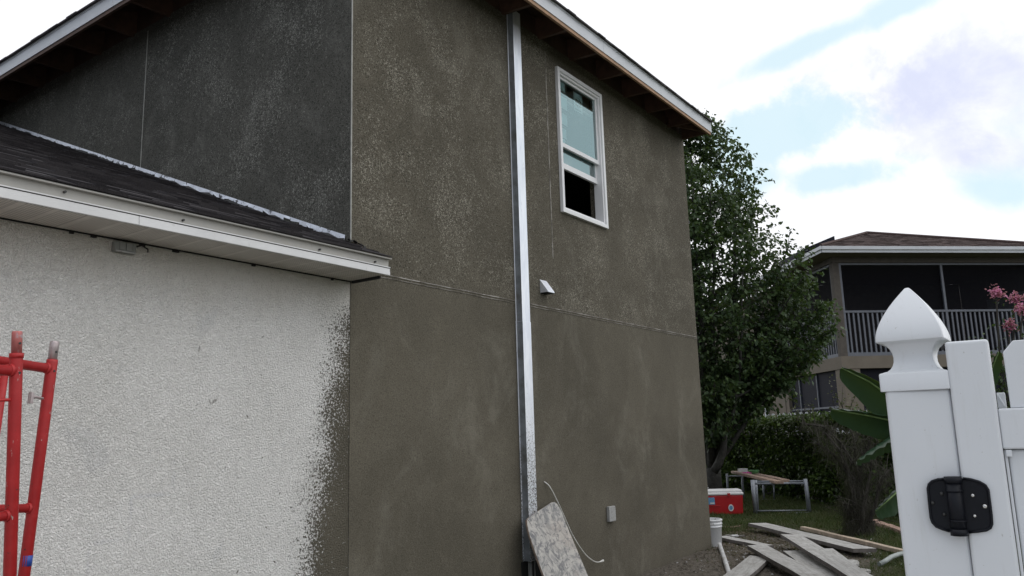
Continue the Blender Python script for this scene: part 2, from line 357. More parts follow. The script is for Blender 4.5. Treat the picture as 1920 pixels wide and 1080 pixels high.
def glass_fn(t, b, pos, o):
    tr = t.node('ShaderNodeBsdfTransparent', i_Color=(.72, .84, .84)); gl = t.node('ShaderNodeBsdfGlossy', i_Color=(.80, .95, .95), i_Roughness=.02)
    bm_ = t.node('ShaderNodeBump', i_Strength=.12, i_Distance=.01, i_Height=t.noise(pos, 2.5, 2)); t.set(gl.inputs['Normal'], bm_.outputs[0])
    fr = t.node('ShaderNodeFresnel', i_IOR=2.1)
    mx = t.node('ShaderNodeMixShader', i_0=t.m('ADD', fr.outputs[0], .22, clamp=True), i_1=tr.outputs[0], i_2=gl.outputs[0]); t.l.new(mx.outputs[0], o.inputs[0])
mat('glass', fn=glass_fn)
mat('room_grey', (.10, .11, .13), .9)
mat('reflect_teal', (.20, .26, .27), .5)
mat('sticker', (.78, .86, .86), .5, var=.05)
mat('sticker_pale', (.80, .86, .86), .5, var=.05)
mat('sticker_blue', (.12, .30, .50), .5, var=.3, vs=60)
mat('print_dark', (.05, .07, .09), .6)

# ------------------------------------------------------------------ mesh builder
class MB:
    def __init__(s): s.v = []; s.f = []
    def quad(s, *p): i = len(s.v); s.v += [tuple(q) for q in p]; s.f.append(tuple(range(i, i+len(p)))); return s
    def box(s, x0, x1, y0, y1, z0, z1):
        return s.obox(V(((x0+x1)/2, (y0+y1)/2, (z0+z1)/2)), V((1, 0, 0)), V((0, 1, 0)), V((0, 0, 1)), abs(x1-x0)/2, abs(y1-y0)/2, abs(z1-z0)/2)
    def obox(s, c, a, b, d, ha, hb, hd):
        c, a, b, d = V(c), V(a), V(b), V(d); i = len(s.v)
        for k in range(8):
            s.v.append(tuple(c + a*(ha if k & 1 else -ha) + b*(hb if k & 2 else -hb) + d*(hd if k & 4 else -hd)))
        s.f += [tuple(i+j for j in q) for q in ((0, 2, 3, 1), (4, 5, 7, 6), (0, 1, 5, 4), (2, 6, 7, 3), (0, 4, 6, 2), (1, 3, 7, 5))]; return s
    def beam(s, p, q, w, h, up=(0, 0, 1)):
        p, q = V(p), V(q); a = (q-p).normalized(); b = V(up).cross(a).normalized(); d = a.cross(b)
        return s.obox((p+q)/2, a, b, d, (q-p).length/2, w/2, h/2)
    def prism(s, poly, off):
        n = len(poly); i = len(s.v); off = V(off)
        s.v += [tuple(V(p)) for p in poly] + [tuple(V(p)+off) for p in poly]
        s.f.append(tuple(range(i, i+n))[::-1]); s.f.append(tuple(range(i+n, i+2*n)))
        for k in range(n): j = (k+1) % n; s.f.append((i+k, i+j, i+n+j, i+n+k))
        return s
    def tube(s, pts, r, n=10, cap=True):
        pts = [V(p) for p in pts]; m = len(pts); rr = r if isinstance(r, (list, tuple)) else [r]*m; i0 = len(s.v)
        t0 = (pts[1]-pts[0]).normalized(); ref = V((0, 0, 1)) if abs(t0.z) < .9 else V((1, 0, 0)); a = t0.cross(ref).normalized()
        for k in range(m):
            t = ((pts[min(k+1, m-1)]-pts[max(k-1, 0)])).normalized(); a = (a - t*a.dot(t)).normalized(); b = t.cross(a)
            for j in range(n):
                th = 2*math.pi*j/n; s.v.append(tuple(pts[k] + (a*math.cos(th)+b*math.sin(th))*rr[k]))
        for k in range(m-1):
            for j in range(n):
                s.f.append((i0+k*n+j, i0+k*n+(j+1) % n, i0+(k+1)*n+(j+1) % n, i0+(k+1)*n+j))
        if cap: s.f.append(tuple(i0+j for j in range(n))[::-1]); s.f.append(tuple(i0+(m-1)*n+j for j in range(n)))
        return s
    def lathe(s, c, prof, n=32, axis='z'):
        c = V(c); i0 = len(s.v)
        for (r, z) in prof:
            for j in range(n): th = 2*math.pi*j/n; s.v.append((c.x+r*math.cos(th), c.y+r*math.sin(th), c.z+z))
        for k in range(len(prof)-1):
            for j in range(n): s.f.append((i0+k*n+j, i0+k*n+(j+1) % n, i0+(k+1)*n+(j+1) % n, i0+(k+1)*n+j))
        return s
    def raw(s, v, f): i = len(s.v); s.v += [tuple(p) for p in v]; s.f += [tuple(i+j for j in q) for q in f]; return s

INV = {}
def tag(o, label=None, cat=None, group=None, kind=None):
    if label: o['label'] = label
    if cat: o['category'] = cat
    if group: o['group'] = group
    if kind: o['kind'] = kind
    return o
def thing(name, loc, label, cat, rz=0.0, group=None, rot=None):
    o = bpy.data.objects.new(name, None); sc.collection.objects.link(o); o.empty_display_size = .2
    o.location = loc; o.rotation_euler = rot or (0, 0, rz)
    INV[o.name] = (Matrix.Translation(V(loc)) @ o.rotation_euler.to_matrix().to_4x4()).inverted()
    return tag(o, label, cat, group)
def build(name, mb, m, parent=None, bevel=0.0, smooth=False, local=False, origin=None):
    """mesh given in world coordinates unless local; parent keeps it in place"""
    me = bpy.data.meshes.new(name)
    vs = np.array(mb.v, dtype=float)
    M = None
    if parent is not None and not local:
        r = parent
        while r.parent: r = r.parent
        M = np.array(INV[r.name]); vs = vs @ M[:3, :3].T + M[:3, 3]
    if origin is not None: vs = vs - np.array(origin)
    me.from_pydata(vs.tolist(), [], mb.f); me.update()
    o = bpy.data.objects.new(name, me); sc.collection.objects.link(o)
    if origin is not None: o.location = origin
    if parent is not None: o.parent = parent
    for mm in (m if isinstance(m, (list, tuple)) else [m]): me.materials.append(MAT[mm])
    if bevel:
        b = o.modifiers.new('bevel', 'BEVEL'); b.width = bevel; b.segments = 3; b.limit_method = 'ANGLE'; b.angle_limit = R(40); b.harden_normals = False
    if smooth:
        for p in me.polygons: p.use_smooth = True
    return o
def fix_normals(o):
    import bmesh
    bm = bmesh.new(); bm.from_mesh(o.data); bmesh.ops.recalc_face_normals(bm, faces=bm.faces); bm.to_mesh(o.data); bm.free(); return o
def cp(o, parent=None):
    c = o.copy(); sc.collection.objects.link(c); c.parent = parent; return c

# ------------------------------------------------------------------ ground
def gh(x, y):
    d = math.hypot((x-9.2)/2.2, (y-3.8)/.9)
    h = .05*max(0, 1-d)*1.4
    if 5 < x < 16 and 1 < y < 7: h += .012*math.sin(x*7.3+y*3)*math.sin(y*9.1-x*2)
    return h
mb = MB(); xs = [-400, -60, -10, 0, 4] + [6+.12*i for i in range(92)] + [18, 21, 26, 40, 120, 600]; ys = [-500, -60, -10, -2] + [0+.12*i for i in range(60)] + [8, 10, 14, 20, 60, 500]
for y in ys:
    for x in xs: mb.v.append((x, y, gh(x, y) if 5 < x < 17.5 and 0 < y < 7.3 else 0))
for j in range(len(ys)-1):
    for i in range(len(xs)-1): a = j*len(xs)+i; mb.f.append((a, a+1, a+1+len(xs), a+len(xs)))
g = build('ground', mb, 'ground', smooth=True); tag(g, 'dark bare soil and thin turf of the side yard', None, kind='structure')

tag(build('bounce_slab', MB().quad((-14, -9, .012), (1.55, -9, .012), (1.55, 3.9, .012), (-14, 3.9, .012)), 'concrete'), 'unseen pale concrete slab added to bounce light onto the garage wall', None, kind='structure')  # unseen slab added to bounce light onto the garage wall and soffit

# ------------------------------------------------------------------ stuccoed house with its garage wing
W = 4.035; GX = 3.78; XE = 9.80; GW = 4.039
house = thing('house', (GX, W, 0), 'two storey house under renovation with fresh dark stucco walls and white garage wing', 'house')
WZ = 5.40
mb = MB()          # long side wall with a window hole, 0.16 thick
wx0, wx1, wz0, wz1 = 6.60, 7.47, 3.675, 5.17
th = .16
for (a, b_, c, d) in ((GX, wx0, 0, WZ), (wx1, XE, 0, WZ), (wx0, wx1, 0, wz0), (wx0, wx1, wz1, WZ)):
    mb.quad((a, W, c), (b_, W, c), (b_, W, d), (a, W, d))
for p, q in (((wx0, wz0), (wx0, wz1)), ((wx1, wz1), (wx1, wz0)), ((wx1, wz0), (wx0, wz0)), ((wx0, wz1), (wx1, wz1))):
    mb.quad((p[0], W, p[1]), (p[0], W+th, p[1]), (q[0], W+th, q[1]), (q[0], W, q[1]))
mb.quad((XE, W, 0), (XE, 14, 0), (XE, 14, WZ), (XE, 9, 7.7), (XE, W, WZ+.22))
mb.quad((XE, 14, 0), (GX, 14, 0), (GX, 14, WZ), (XE, 14, WZ))
mb.quad((GX+.3, W+.3, WZ), (XE-.01, W+.3, WZ), (XE-.01, 13.9, WZ), (GX+.3, 13.9, WZ))
wall = build('side_wall', mb, 'stucco_side', house); tag(wall, 'brownish grey fresh stucco wall with pale trowel flecks')
mb = MB(); mb.quad((GX, 14, 0), (GX, W, 0), (GX, W, WZ), (GX, 14, WZ))
build('front_wall', mb, 'stucco_front', house)['label'] = 'darker, cooler grey stucco wall rising over the garage roof'
mb = MB(); mb.obox((GX-.001, W-.001, (2.84+WZ)/2), (1, 0, 0), (0, 1, 0), (0, 0, 1), .0045, .0045, (WZ-2.84)/2)
build('corner_bead', mb, 'corner_bead', house, bevel=.002)
def jag(pts, wdt, axis, amp=.0015, prof=.006):
    m2 = MB(); n = len(pts)
    for a, b_ in zip(pts[:-1], pts[1:]): m2.beam(a, b_, wdt*random.uniform(.75, 1.25), prof, up=axis)
    return m2
pts = [(GX+.002+i*(XE-GX)/60, W-.002, 2.66+random.uniform(-.0015, .0015)) for i in range(61)]
build('control_joint', jag(pts, .006, (0, 1, 0)), 'joint_bead', house)
pts2 = [(x, y, z-.022) for x, y, z in pts]
build('control_joint', jag(pts2, .003, (0, 1, 0)), 'joint_bead', house)
pts = [(6.395+random.uniform(-.0012, .0012), W-.001, 3.15+i*(5.3-3.15)/30) for i in range(31)]
build('control_joint', jag(pts, .007, (0, 1, 0)), 'joint_bead', house)
pts = [(GX-.001, 6.80+random.uniform(-.001, .001), 3.95+i*(5.35-3.95)/20) for i in range(21)]
build('control_joint', jag(pts, .008, (1, 0, 0)), 'corner_bead', house)

# main roof: hip over the left corner, plain gable at the far end
OH = .40; OHL = .43; EZ = 5.35; s = .4167
fy = W-OH; fx = GX-OHL; rz = 5.50
ridge_y = 9.0; rzz = rz + s*(ridge_y-fy+.03); hx = fx-.03+(ridge_y-fy+.03); ye = 14.4
XR = XE+.03
mb = MB()
mb.quad((fx-.03, fy-.03, rz), (XR, fy-.03, rz), (XR, ridge_y, rzz), (hx, ridge_y, rzz))
mb.quad((fx-.03, ye, rz), (fx-.03, fy-.03, rz), (hx, ridge_y, rzz))
mb.quad((XR, ye, rz), (fx-.03, ye, rz), (hx, ridge_y, rzz), (XR, ridge_y, rzz))
build('roof', mb, 'shingle_brown', house); mb = MB()
for i in range(44):
    x = fx + i*(XR-fx)/44; mb.obox((x+.073, fy-.012+random.uniform(-.006, .006), rz-.004+random.uniform(-.004, .004)), (1, 0, 0), (0, 1, s), (0, -s, 1), .0735, .026, random.uniform(.003, .005))
for i in range(60):
    y = fy + i*(ye-fy)/60; mb.obox((fx-.012+random.uniform(-.006, .006), y+.09, rz-.004+random.uniform(-.004, .004)), (0, 1, 0), (1, 0, s), (-s, 0, 1), .0915, .026, random.uniform(.003, .005))
build('shingle_lip', mb, 'shingle_edge', house)
mb = MB()          # plywood deck underside, 4 cm under the shingles
dz = -.035
mb.quad((fx+.02, fy+.02, rz+dz), (XE, fy+.02, rz+dz), (XE, W+.35, rz+dz+s*(OH+.33)), (fx+.02+OH+.33, W+.35, rz+dz+s*(OH+.33)))
mb.quad((fx+.02, ye, rz+dz), (fx+.02, fy+.02, rz+dz), (fx+.02+OH+.33, W+.35, rz+dz+s*(OH+.33)), (fx+.02+OH+.33, ye, rz+dz+s*(OH+.33)))
build('roof_deck', mb, 'deck_wood', house)
mb = MB(); x = XE-.02
k = 0
xx = 9.32
while xx > 4.0:
    r_ = MB(); r_.prism([(xx, fy+.025, EZ+.008), (xx, W+.1, EZ+.008+.03), (xx, W+.1, rz+dz-.002+s*(OH+.08)), (xx, fy+.025, rz+dz-.002)], (.038, 0, 0)); build('rafter_tail', r_, 'rafter_wood', house); xx -= .61
yy = 4.6
while yy < 13.5:
    r_ = MB(); r_.prism([(fx+.025, yy, EZ+.008), (GX+.1, yy, EZ+.03), (GX+.1, yy, rz+dz-.002+s*(OHL+.08)), (fx+.025, yy, rz+dz-.002)], (0, .038, 0)); build('rafter_tail', r_, 'rafter_wood', house); yy += .61
r_ = MB(); r_.prism([(XE-.045, fy+.025, EZ-.012), (XE-.045, W-.004, EZ-.012), (XE-.045, W-.004, rz+dz-.003+s*(OH-.02)), (XE-.045, fy+.025, rz+dz-.003)], (.038, 0, 0))
r_.beam((XE-.05, fy+.03, EZ+.02), (XE-.5, W-.01, EZ+.09), .038, .07)
build('end_rafter', r_, 'rafter_wood', house)
mb = MB(); mb.box(GX+.002, XE-.06, W+.02, W+.05, WZ, 5.62); mb.box(GX+.02, GX+.05, W+.06, 13.9, WZ, 5.64); build('wall_plate', mb, 'deck_wood', house)
mb = MB(); mb.box(fx+.002, XE-.003, fy+.004, fy+.03, EZ-.036, rz-.04); build('sub_fascia', mb, 'board_edge_wood', house)
mb = MB(); mb.box(fx+.004, fx+.03, fy+.032, ye, EZ-.036, rz-.04); build('sub_fascia', mb, 'rafter_wood', house)
def fascia_strip(p0, p1, z0, z1, seams, nrm):
    d = (V(p1)-V(p0)); L = d.length; d.normalize(); m2 = MB(); cuts = [0]+seams+[L]
    for a, b_ in zip(cuts[:-1], cuts[1:]):
        c = V(p0)+d*((a+b_)/2); c.z = (z0+z1)/2
        m2.obox(c, d, V(nrm), V((0, 0, 1)), (b_-a)/2-.0015, .004, (z1-z0)/2)
        c2 = V(c)+V(nrm)*.005; c2.z = z1-.012; m2.obox(c2, d, V(nrm), V((0, 0, 1)), (b_-a)/2-.0015, .003, .012)
    return m2
build('fascia', fascia_strip((fx-.004, fy, 0), (XE+.01, fy, 0), EZ, rz-.012, [2.03, 3.55, 4.9], (0, -1, 0)), 'fascia_white', house)
build('fascia', fascia_strip((fx, fy-.004, 0), (fx, ye, 0), EZ, rz-.012, [3.0, 6.1, 9.0], (-1, 0, 0)), 'fascia_white', house)

# window
win = MB()
def frame_rect(m2, x0, x1, z0, z1, wdt, y0, y1, bottom=None):
    bt = bottom or wdt
    m2.box(x0, x0+wdt, y0, y1, z0, z1); m2.box(x1-wdt, x1, y0, y1, z0, z1)
    m2.box(x0+wdt, x1-wdt, y0, y1, z1-wdt, z1); m2.box(x0+wdt, x1-wdt, y0, y1, z0, z0+bt)
frame_rect(win, 6.575, 7.495, 3.65, 5.195, .040, W-.035, W+.09)
frame_rect(win, 6.6155, 7.4545, 3.6905, 5.1545, .022, W-.018, W+.088)
wf = build('window', win, 'window_vinyl', house, bevel=.004)
m2 = MB(); frame_rect(m2, 6.638, 7.432, 4.365, 5.132, .026, W+.006, W+.035, .045); build('upper_sash', m2, 'window_vinyl', wf, bevel=.003)
m2 = MB(); frame_rect(m2, 6.638, 7.432, 4.155, 4.93, .026, W+.042, W+.072, .060); build('lower_sash', m2, 'window_vinyl', wf, bevel=.003)
m2 = MB(); m2.quad((6.655, W+.018, 4.39), (7.415, W+.018, 4.39), (7.415, W+.018, 5.115), (6.655, W+.018, 5.115)); build('pane', m2, 'glass', wf)
m2 = MB(); m2.quad((6.655, W+.055, 4.20), (7.415, W+.055, 4.20), (7.415, W+.055, 4.91), (6.655, W+.055, 4.91)); build('pane', m2, 'glass', wf)
for (a, b_, c, d) in ((6.69, 6.80, 4.985, 5.09), (6.69, 6.83, 4.80, 4.935), (6.69, 6.82, 4.625, 4.745), (6.685, 6.79, 4.475, 4.58), (6.69, 6.76, 4.41, 4.465)):
    m2 = MB(); m2.box(a, b_, W+.0240, W+.0255, c, d); build('sticker', m2, 'sticker', wf)
m2 = MB(); m2.box(6.97, 7.15, W+.0240, W+.0255, 4.86, 5.07)
lab = build('label_sheet', m2, 'sticker_pale', wf)
m2 = MB()
for r0 in range(3):
    z_ = 4.985-r0*.03; xq = 7.005
    while xq < 7.115: ww = random.uniform(.008, .02); m2.box(xq, xq+ww, W+.0225, W+.0235, z_, z_+.014); xq += ww+.005
ring = [(7.06+.048*math.cos(t), W+.0228, 4.97+.052*math.sin(t)) for t in np.linspace(0, 2*math.pi, 25)]; m2.tube(ring, .0016, 4)
m2.box(6.99, 7.13, W+.0225, W+.0235, 4.885, 4.889); m2.box(6.99, 7.10, W+.0225, W+.0235, 4.875, 4.879)
build('label_print', m2, 'box_grey', wf)
m2 = MB(); m2.quad((5.9, W+1.6, 3.2), (8.6, W+1.6, 3.2), (8.6, W+1.6, 5.39), (5.9, W+1.6, 5.39))     # room behind the glass
m2.quad((5.9, W+.17, 3.2), (5.9, W+1.6, 3.2), (5.9, W+1.6, 5.39), (5.9, W+.17, 5.39)); m2.quad((8.6, W+.17, 3.2), (8.6, W+1.6, 3.2), (8.6, W+1.6, 5.39), (8.6, W+.17, 5.39))
m2.quad((5.9, W+.17, 3.2), (8.6, W+.17, 3.2), (8.6, W+1.6, 3.2), (5.9, W+1.6, 3.2)); m2.quad((5.9, W+.17, 5.37), (8.6, W+.17, 5.37), (8.6, W+1.6, 5.37), (5.9, W+1.6, 5.37))
build('room', m2, 'dark_void', wf)
m2 = MB(); m2.box(6.60, 7.47, W+.115, W+.118, 4.24, 5.365); build('shade', m2, 'reflect_teal', wf)  # added teal sheet, its colour paled to stand for reflected sky

# galvanised line cover running up the wall
def shade_sides(o):
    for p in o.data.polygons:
        if abs(p.normal.x) > .5: p.material_index = 1  # side faces get the metal with shade in its colour
x0, x1 = 5.75, 5.872; yf = W-.068
m2 = MB(); m2.box(x0, x1, yf, W-.001, 2.46, 5.45)
m2.box(x0-.012, x0, W-.008, W-.001, 2.46, 5.45)
lc = build('line_cover', m2, ['galvanised', 'galv_shaded'], house, bevel=.003)
shade_sides(lc)
m2 = MB(); m2.box(x0-.003, x1+.003, yf-.003, W-.001, .45, 2.475); m2.box(x0-.018, x0-.003, W-.010, W-.001, .45, 2.475); shade_sides(build('lower_section', m2, ['galvanised', 'galv_shaded'], lc, bevel=.003))
m2 = MB(); m2.box(x0-.04, x1+.12, W-.014, W-.0015, .0, .447); ub = build('unfinished_base', m2, 'dark_void', house)
for xx_, rr in ((5.80, .013), (5.775, .006), (5.86, .006)):
    m2 = MB(); m2.tube([(xx_, W-.035, .5), (xx_, W-.035, .2), (xx_+.01, W-.03, 0.0)], rr, 8); build('service_pipe', m2, 'box_grey', ub, smooth=True)
# vent hood
m2 = MB(); m2.prism([(6.15, W-.001, 2.91), (6.15, W-.085, 2.795), (6.15, W-.085, 2.785), (6.15, W-.001, 2.785)], (.115, 0, 0))
m2.f = [f for f in m2.f]
vh = build('vent_hood', m2, 'galvanised', house)
m2 = MB(); m2.box(6.155, 6.26, W-.083, W-.002, 2.778, 2.7845); build('opening', m2, 'dark_void', vh)
# outlet box
m2 = MB(); m2.box(7.20, 7.33, W-.035, W-.001, .62, .765); build('outlet_box', m2, 'box_mud', house, bevel=.006)

# garage wing
GL = -6.0
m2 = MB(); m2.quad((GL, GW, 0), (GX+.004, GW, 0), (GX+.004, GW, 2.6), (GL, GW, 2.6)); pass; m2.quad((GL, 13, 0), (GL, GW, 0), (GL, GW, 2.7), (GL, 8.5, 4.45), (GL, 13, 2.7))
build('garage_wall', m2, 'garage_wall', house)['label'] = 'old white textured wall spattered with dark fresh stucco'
GF = 3.697; GE = 3.803
m2 = MB(); m2.box(GL, GE, GF, GF+.02, 2.610, 2.668); gf = build('garage_fascia', m2, 'alu_beige', house)
m2 = MB()
for a, b_ in ((GL, 2.052), (2.055, GE-.002)): m2.box(a, b_, GF-.016, GF-.001, 2.586, 2.606); m2.box(a, b_, GF-.018, GF-.001, 2.561, 2.586)
build('fascia_trim', m2, 'alu_white', gf, bevel=.0015)
m2 = MB(); m2.box(GL, GE+.006, GF-.026, GF+.02, 2.669, 2.677); build('drip_edge', m2, 'alu_beige', gf)
m2 = MB(); m2.box(GL, GE-.001, GF-.020, GF-.0005, 2.6105, 2.616); build('trim_lip', m2, 'alu_white', gf)
m2 = MB(); m2.box(GL, GE-.004, GF-.014, GF-.001, 2.6062, 2.6103); build('trim_gap', m2, 'dark_void', gf)
for (px, py) in ((121, 360), (343, 413), (599, 468), (602, 476), (703, 491), (702, 499)):
    p = onY(px, py, GF-.004); m2 = MB(); m2.tube([(p.x, p.y-.010, p.z), (p.x, p.y+.006, p.z)], .006, 10); build('nail_head', m2, 'screw_dark', gf)
m2 = MB(); m2.box(GL, GE, GF+.02, GW-.002, 2.566, 2.572); build('garage_soffit', m2, 'soffit', house)
m2 = MB(); m2.box(GL, GE-.02, GW-.010, GW-.001, 2.559, 2.566); m2.box(GX-.004, GX+.012, GF+.06, GW-.02, 2.548, 2.566)
for i in range(7): xq = random.uniform(.8, 3.7); m2.box(xq, xq+random.uniform(.01, .04), GW-.014, GW-.0005, 2.549, 2.560)
build('soffit_channel', m2, 'dark_void', house)
# garage roof courses
gs = .405
m2 = MB(); yy = GF-.03; z_ = 2.682; row = 0
m2.quad((GL, yy, z_-.004), (GE, yy, z_-.004), (GE, W-.01, z_-.004+gs*(W-.01-yy)), (GL, W-.01, z_-.004+gs*(W-.01-yy)))
m2.quad((GL, W-.01, z_-.004+gs*(W-.01-yy)), (GX-.003, W-.01, z_-.004+gs*(W-.01-yy)), (GX-.003, 11, z_-.004+gs*(11-yy)), (GL, 11, z_-.004+gs*(11-yy)))
dirv = V((0, 1, gs)).normalized(); upv = V((0, -gs, 1)).normalized()
while yy < 10.8:
    xend = GE+.012 if yy < W-.14 else GX-.004
    xq = .2 + random.uniform(-.2, 0)
    while xq < xend:
        wq = random.choice((.09, .14, .18, .24, .12)); x2 = min(xend, xq+wq)
        c = V(((xq+x2)/2, yy, z_+gs*(yy-(GF-.03)))); hgt = random.choice((.006, .013, .015, .010, .017))
        m2.prism([c+V(((xq-x2)/2, 0, 0)), c+V(((xq-x2)/2, 0, 0))+dirv*.16, c+V(((xq-x2)/2, 0, 0))+dirv*.16+upv*.001, c+V(((xq-x2)/2, 0, 0))+upv*hgt], (x2-xq-.002, 0, 0))
        xq = x2
    yy += .135*dirv.y
build('garage_roof', m2, 'shingle_dark', house)
# step flashing, ragged lower edge
m2 = MB(); yy = W+.05; zb = lambda y: 2.682+gs*(y-(GF-.03))
top_h = .050
while yy < 10.6:
    st = random.uniform(.04, .1); y2 = yy+st
    a0 = random.choice((0, .004, .012, .02, .03)); a1 = random.choice((0, .004, .012, .02, .03))
    m2.quad((GX-.008-random.uniform(0, .004), yy, zb(yy)+a0), (GX-.008-random.uniform(0, .004), y2, zb(y2)+a1), (GX-.006, y2, zb(y2)+top_h), (GX-.006, yy, zb(yy)+top_h)); yy = y2
    if random.random() < .05: yy += .006
fl = build('flashing', m2, 'flashing_metal', house)
m2 = MB(); yy = W+.05; prev = None
while yy < 10.6:
    z0 = zb(yy)+.006; hh_ = random.choice((.004, .006, .012, .022)); cur = ((GX-.028, yy, z0), (GX-.011-random.uniform(0, .006), yy+random.uniform(-.01, .01), z0+hh_))
    if prev: m2.quad(prev[0], cur[0], cur[1], prev[1])
    prev = cur; yy += random.uniform(.03, .12)
build('tar_sealant', m2, 'tar', fl)
m2 = MB(); n_ = 9
for j in range(4):
    for i in range(n_): m2.v.append((GX-.035+i*.017, W-.004-j*.016+random.uniform(-.004, .004), 2.862-i*.0035-j*.007+random.uniform(-.012, .012)))
for j in range(3):
    for i in range(n_-1): a = j*n_+i; m2.f.append((a, a+1, a+1+n_, a+n_))
build('torn_felt', m2, 'tar', fl)
# junction box under the soffit
m2 = MB(); m2.box(2.112, 2.228, GW-.035, GW-.001, 2.492, 2.548); jb = build('junction_box', m2, 'box_grey', house, bevel=.004)
for a in (2.135, 2.172): m3 = MB(); m3.box(a, a+.032, GW-.043, GW-.034, 2.503, 2.545); build('cover', m3, 'box_grey', jb, bevel=.003)
m3 = MB(); m3.box(2.118, 2.222, GW-.041, GW-.034, 2.492, 2.499); build('cover_lip', m3, 'box_mud', jb)
m3 = MB(); m3.tube([(2.228, GW-.02, 2.535), (2.262, GW-.025, 2.548), (2.30, GW-.02, 2.535), (2.305, GW-.012, 2.52)], .004, 6); build('wire', m3, 'dark_void', jb)

# ------------------------------------------------------------------ loose cable
pts = [onY(x, y, W-o) for x, y, o in ((1018, 902, -.01), (1028, 908, .03), (1036, 921, .045), (1046, 942, .05), (1058, 968, .05), (1070, 997, .05), (1083, 1020, .055), (1098, 1041, .06), (1112, 1052, .065), (1121, 1055, .07), (1131, 1051, .08))]
c = MB(); fine = []
for i in range(len(pts)-1):
    for k in range(4): fine.append(pts[i].lerp(pts[i+1], k/4))
fine.append(pts[-1])
for _ in range(3): fine = [fine[0]]+[(fine[i-1]+fine[i]*2+fine[i+1])/4 for i in range(1, len(fine)-1)]+[fine[-1]]
c.tube(fine, [.0048]*(len(fine)-3)+[.007, .010, .011], 8)
tag(build('cable', c, 'cable_white', smooth=True), 'thin white cable curling out of a hole low in the dark stucco wall', 'cable')

# ------------------------------------------------------------------ mortar board leaning on the wall
p0 = V((6, 3.945, .87)); lean = V((0, -.36, -.87)).normalized(); nrm = V((1, 0, 0)).cross(lean)
poly = [onP(x, y, p0, nrm) for x, y in ((988, 974), (993, 969), (1034, 942), (1040, 941), (1045, 945), (1053, 958), (1063, 985), (1084, 1035), (1103, 1080))]
lft = [onP(x, y, p0, nrm) for x, y in ((1020, 1080), (1004, 1036), (993, 1003), (989, 985))]
d = (poly[-1]-poly[-2]).normalized(); br = poly[-1] + d*(-poly[-1].z/d.z)
d = (lft[0]-lft[1]).normalized(); bl = lft[0] + d*(-lft[0].z/d.z)
poly += [br, bl] + lft
poly = [V((p.x, p.y, max(p.z, 0))) for p in poly]
bd = MB(); bd.prism(poly, nrm*(.02 if nrm.y > 0 else -.02))
lb = thing('mortar_board', (6.1, 3.7, 0), 'pale mortar-smeared board leaning on the wall at the foot of the metal cover', 'board')
o = fix_normals(build('panel', bd, ['mortar_board', 'board_side'], lb, bevel=.003))
for p in o.data.polygons:
    if p.area < .05: p.material_index = 1

# ------------------------------------------------------------------ red scaffold frames
def scaffold(foot, rz, lean, name_label, inner, pinmat, H, zs):
    t = thing('scaffold_frame', foot, name_label, 'scaffold frame', group='red scaffold frames by the garage wall', rot=(0, lean, rz))
    r = .0213; hbar, hrod, hlow, htop, ptop = zs; L = -1.52
    for xl in (0, L):
        m_ = MB(); m_.tube([(xl, 0, 0), (xl, 0, htop-.012), (xl, 0, htop)], [r, r, r*.97], 20); lg = build('leg', m_, 'red_paint', t, smooth=False, local=True)
        shade(lg)
        m_ = MB(); m_.tube([(xl, 0, htop-.002), (xl, 0, ptop-.006), (xl, 0, ptop)], [.0178, .0178, .0160], 18); pn = build('coupling_pin', m_, pinmat, lg, local=True); shade(pn)
        for (z_, q) in ((ptop-.045, .0182), (hbar-.01, .0217)):
            m_ = MB(); m_.tube([(xl-.002, -q-.0015, z_), (xl-.002, -q+.012, z_)], .0045, 10); build('pin_hole', m_, 'screw_dark', lg, local=True)
        if pinmat == 'pin_red':
            m_ = MB(); m_.tube([(xl, 0, htop-.014), (xl, 0, htop+.004)], .0238, 20); shade(build('collar', m_, 'red_paint', lg, local=True))
    m_ = MB(); m_.tube([(0, 0, hbar), (L, 0, hbar)], .0195, 16); shade(build('top_bar', m_, 'red_paint', t, local=True))
    m_ = MB(); m_.tube([(0, 0, hlow), (L, 0, hlow)], .0170, 16); shade(build('cross_bar', m_, 'red_paint', t, local=True))
    m_ = MB(); m_.tube([(0, 0, .25), (L, 0, .25)], .0170, 16); shade(build('cross_bar', m_, 'red_paint', t, local=True))
    if inner:
        for xi in (-.205, L+.205):
            m_ = MB(); m_.tube([(xi, 0, hbar), (xi, 0, .25)], .0170, 16); shade(build('inner_leg', m_, 'red_paint', t, local=True))
        m_ = MB(); m_.tube([(-.018, 0, hrod), (-.075, -.004, hrod+.002)], .0055, 8); m_.tube([(-.062, -.004, hrod), (-.070, -.004, hrod+.001)], .0075, 8)
        m_.obox((-.078, -.004, hrod-.004), (1, 0, 0), (0, 1, 0), (0, 0, 1), .006, .009, .022); build('brace_lock', m_, 'pin_steel', t, local=True)
    else:
        m_ = MB(); m_.tube([(0, 0, hrod), (-.3, 0, hrod)], .0060, 8); build('brace_lock', m_, 'red_paint', t, local=True)
    for hh, rr in ((hbar, .024), (hlow, .022)):                         # weld beads
        m_ = MB(); m_.tube([(-.020, 0, hh), (-.029, 0, hh)], [rr, rr*.86], 14); shade(build('weld', m_, 'red_paint', t, local=True))
    return t
def shade(o):
    for p in o.data.polygons: p.use_smooth = len(p.vertices) == 4
    return o
A = scaffold((1.429, 3.192, 0), R(16), -R(3.2), 'front red scaffold frame, its upright topped by a reddish worn coupling pin', False, 'pin_red', 1.84, (1.784, 1.678, 1.272, 1.842, 1.926))
B = scaffold((1.469, 3.414, 0), R(16), R(3.8), 'rear red scaffold frame leaning right, topped by a bare grey steel coupling pin', True, 'pin_steel', 1.86, (1.822, 1.70, 1.272, 1.860, 1.936))
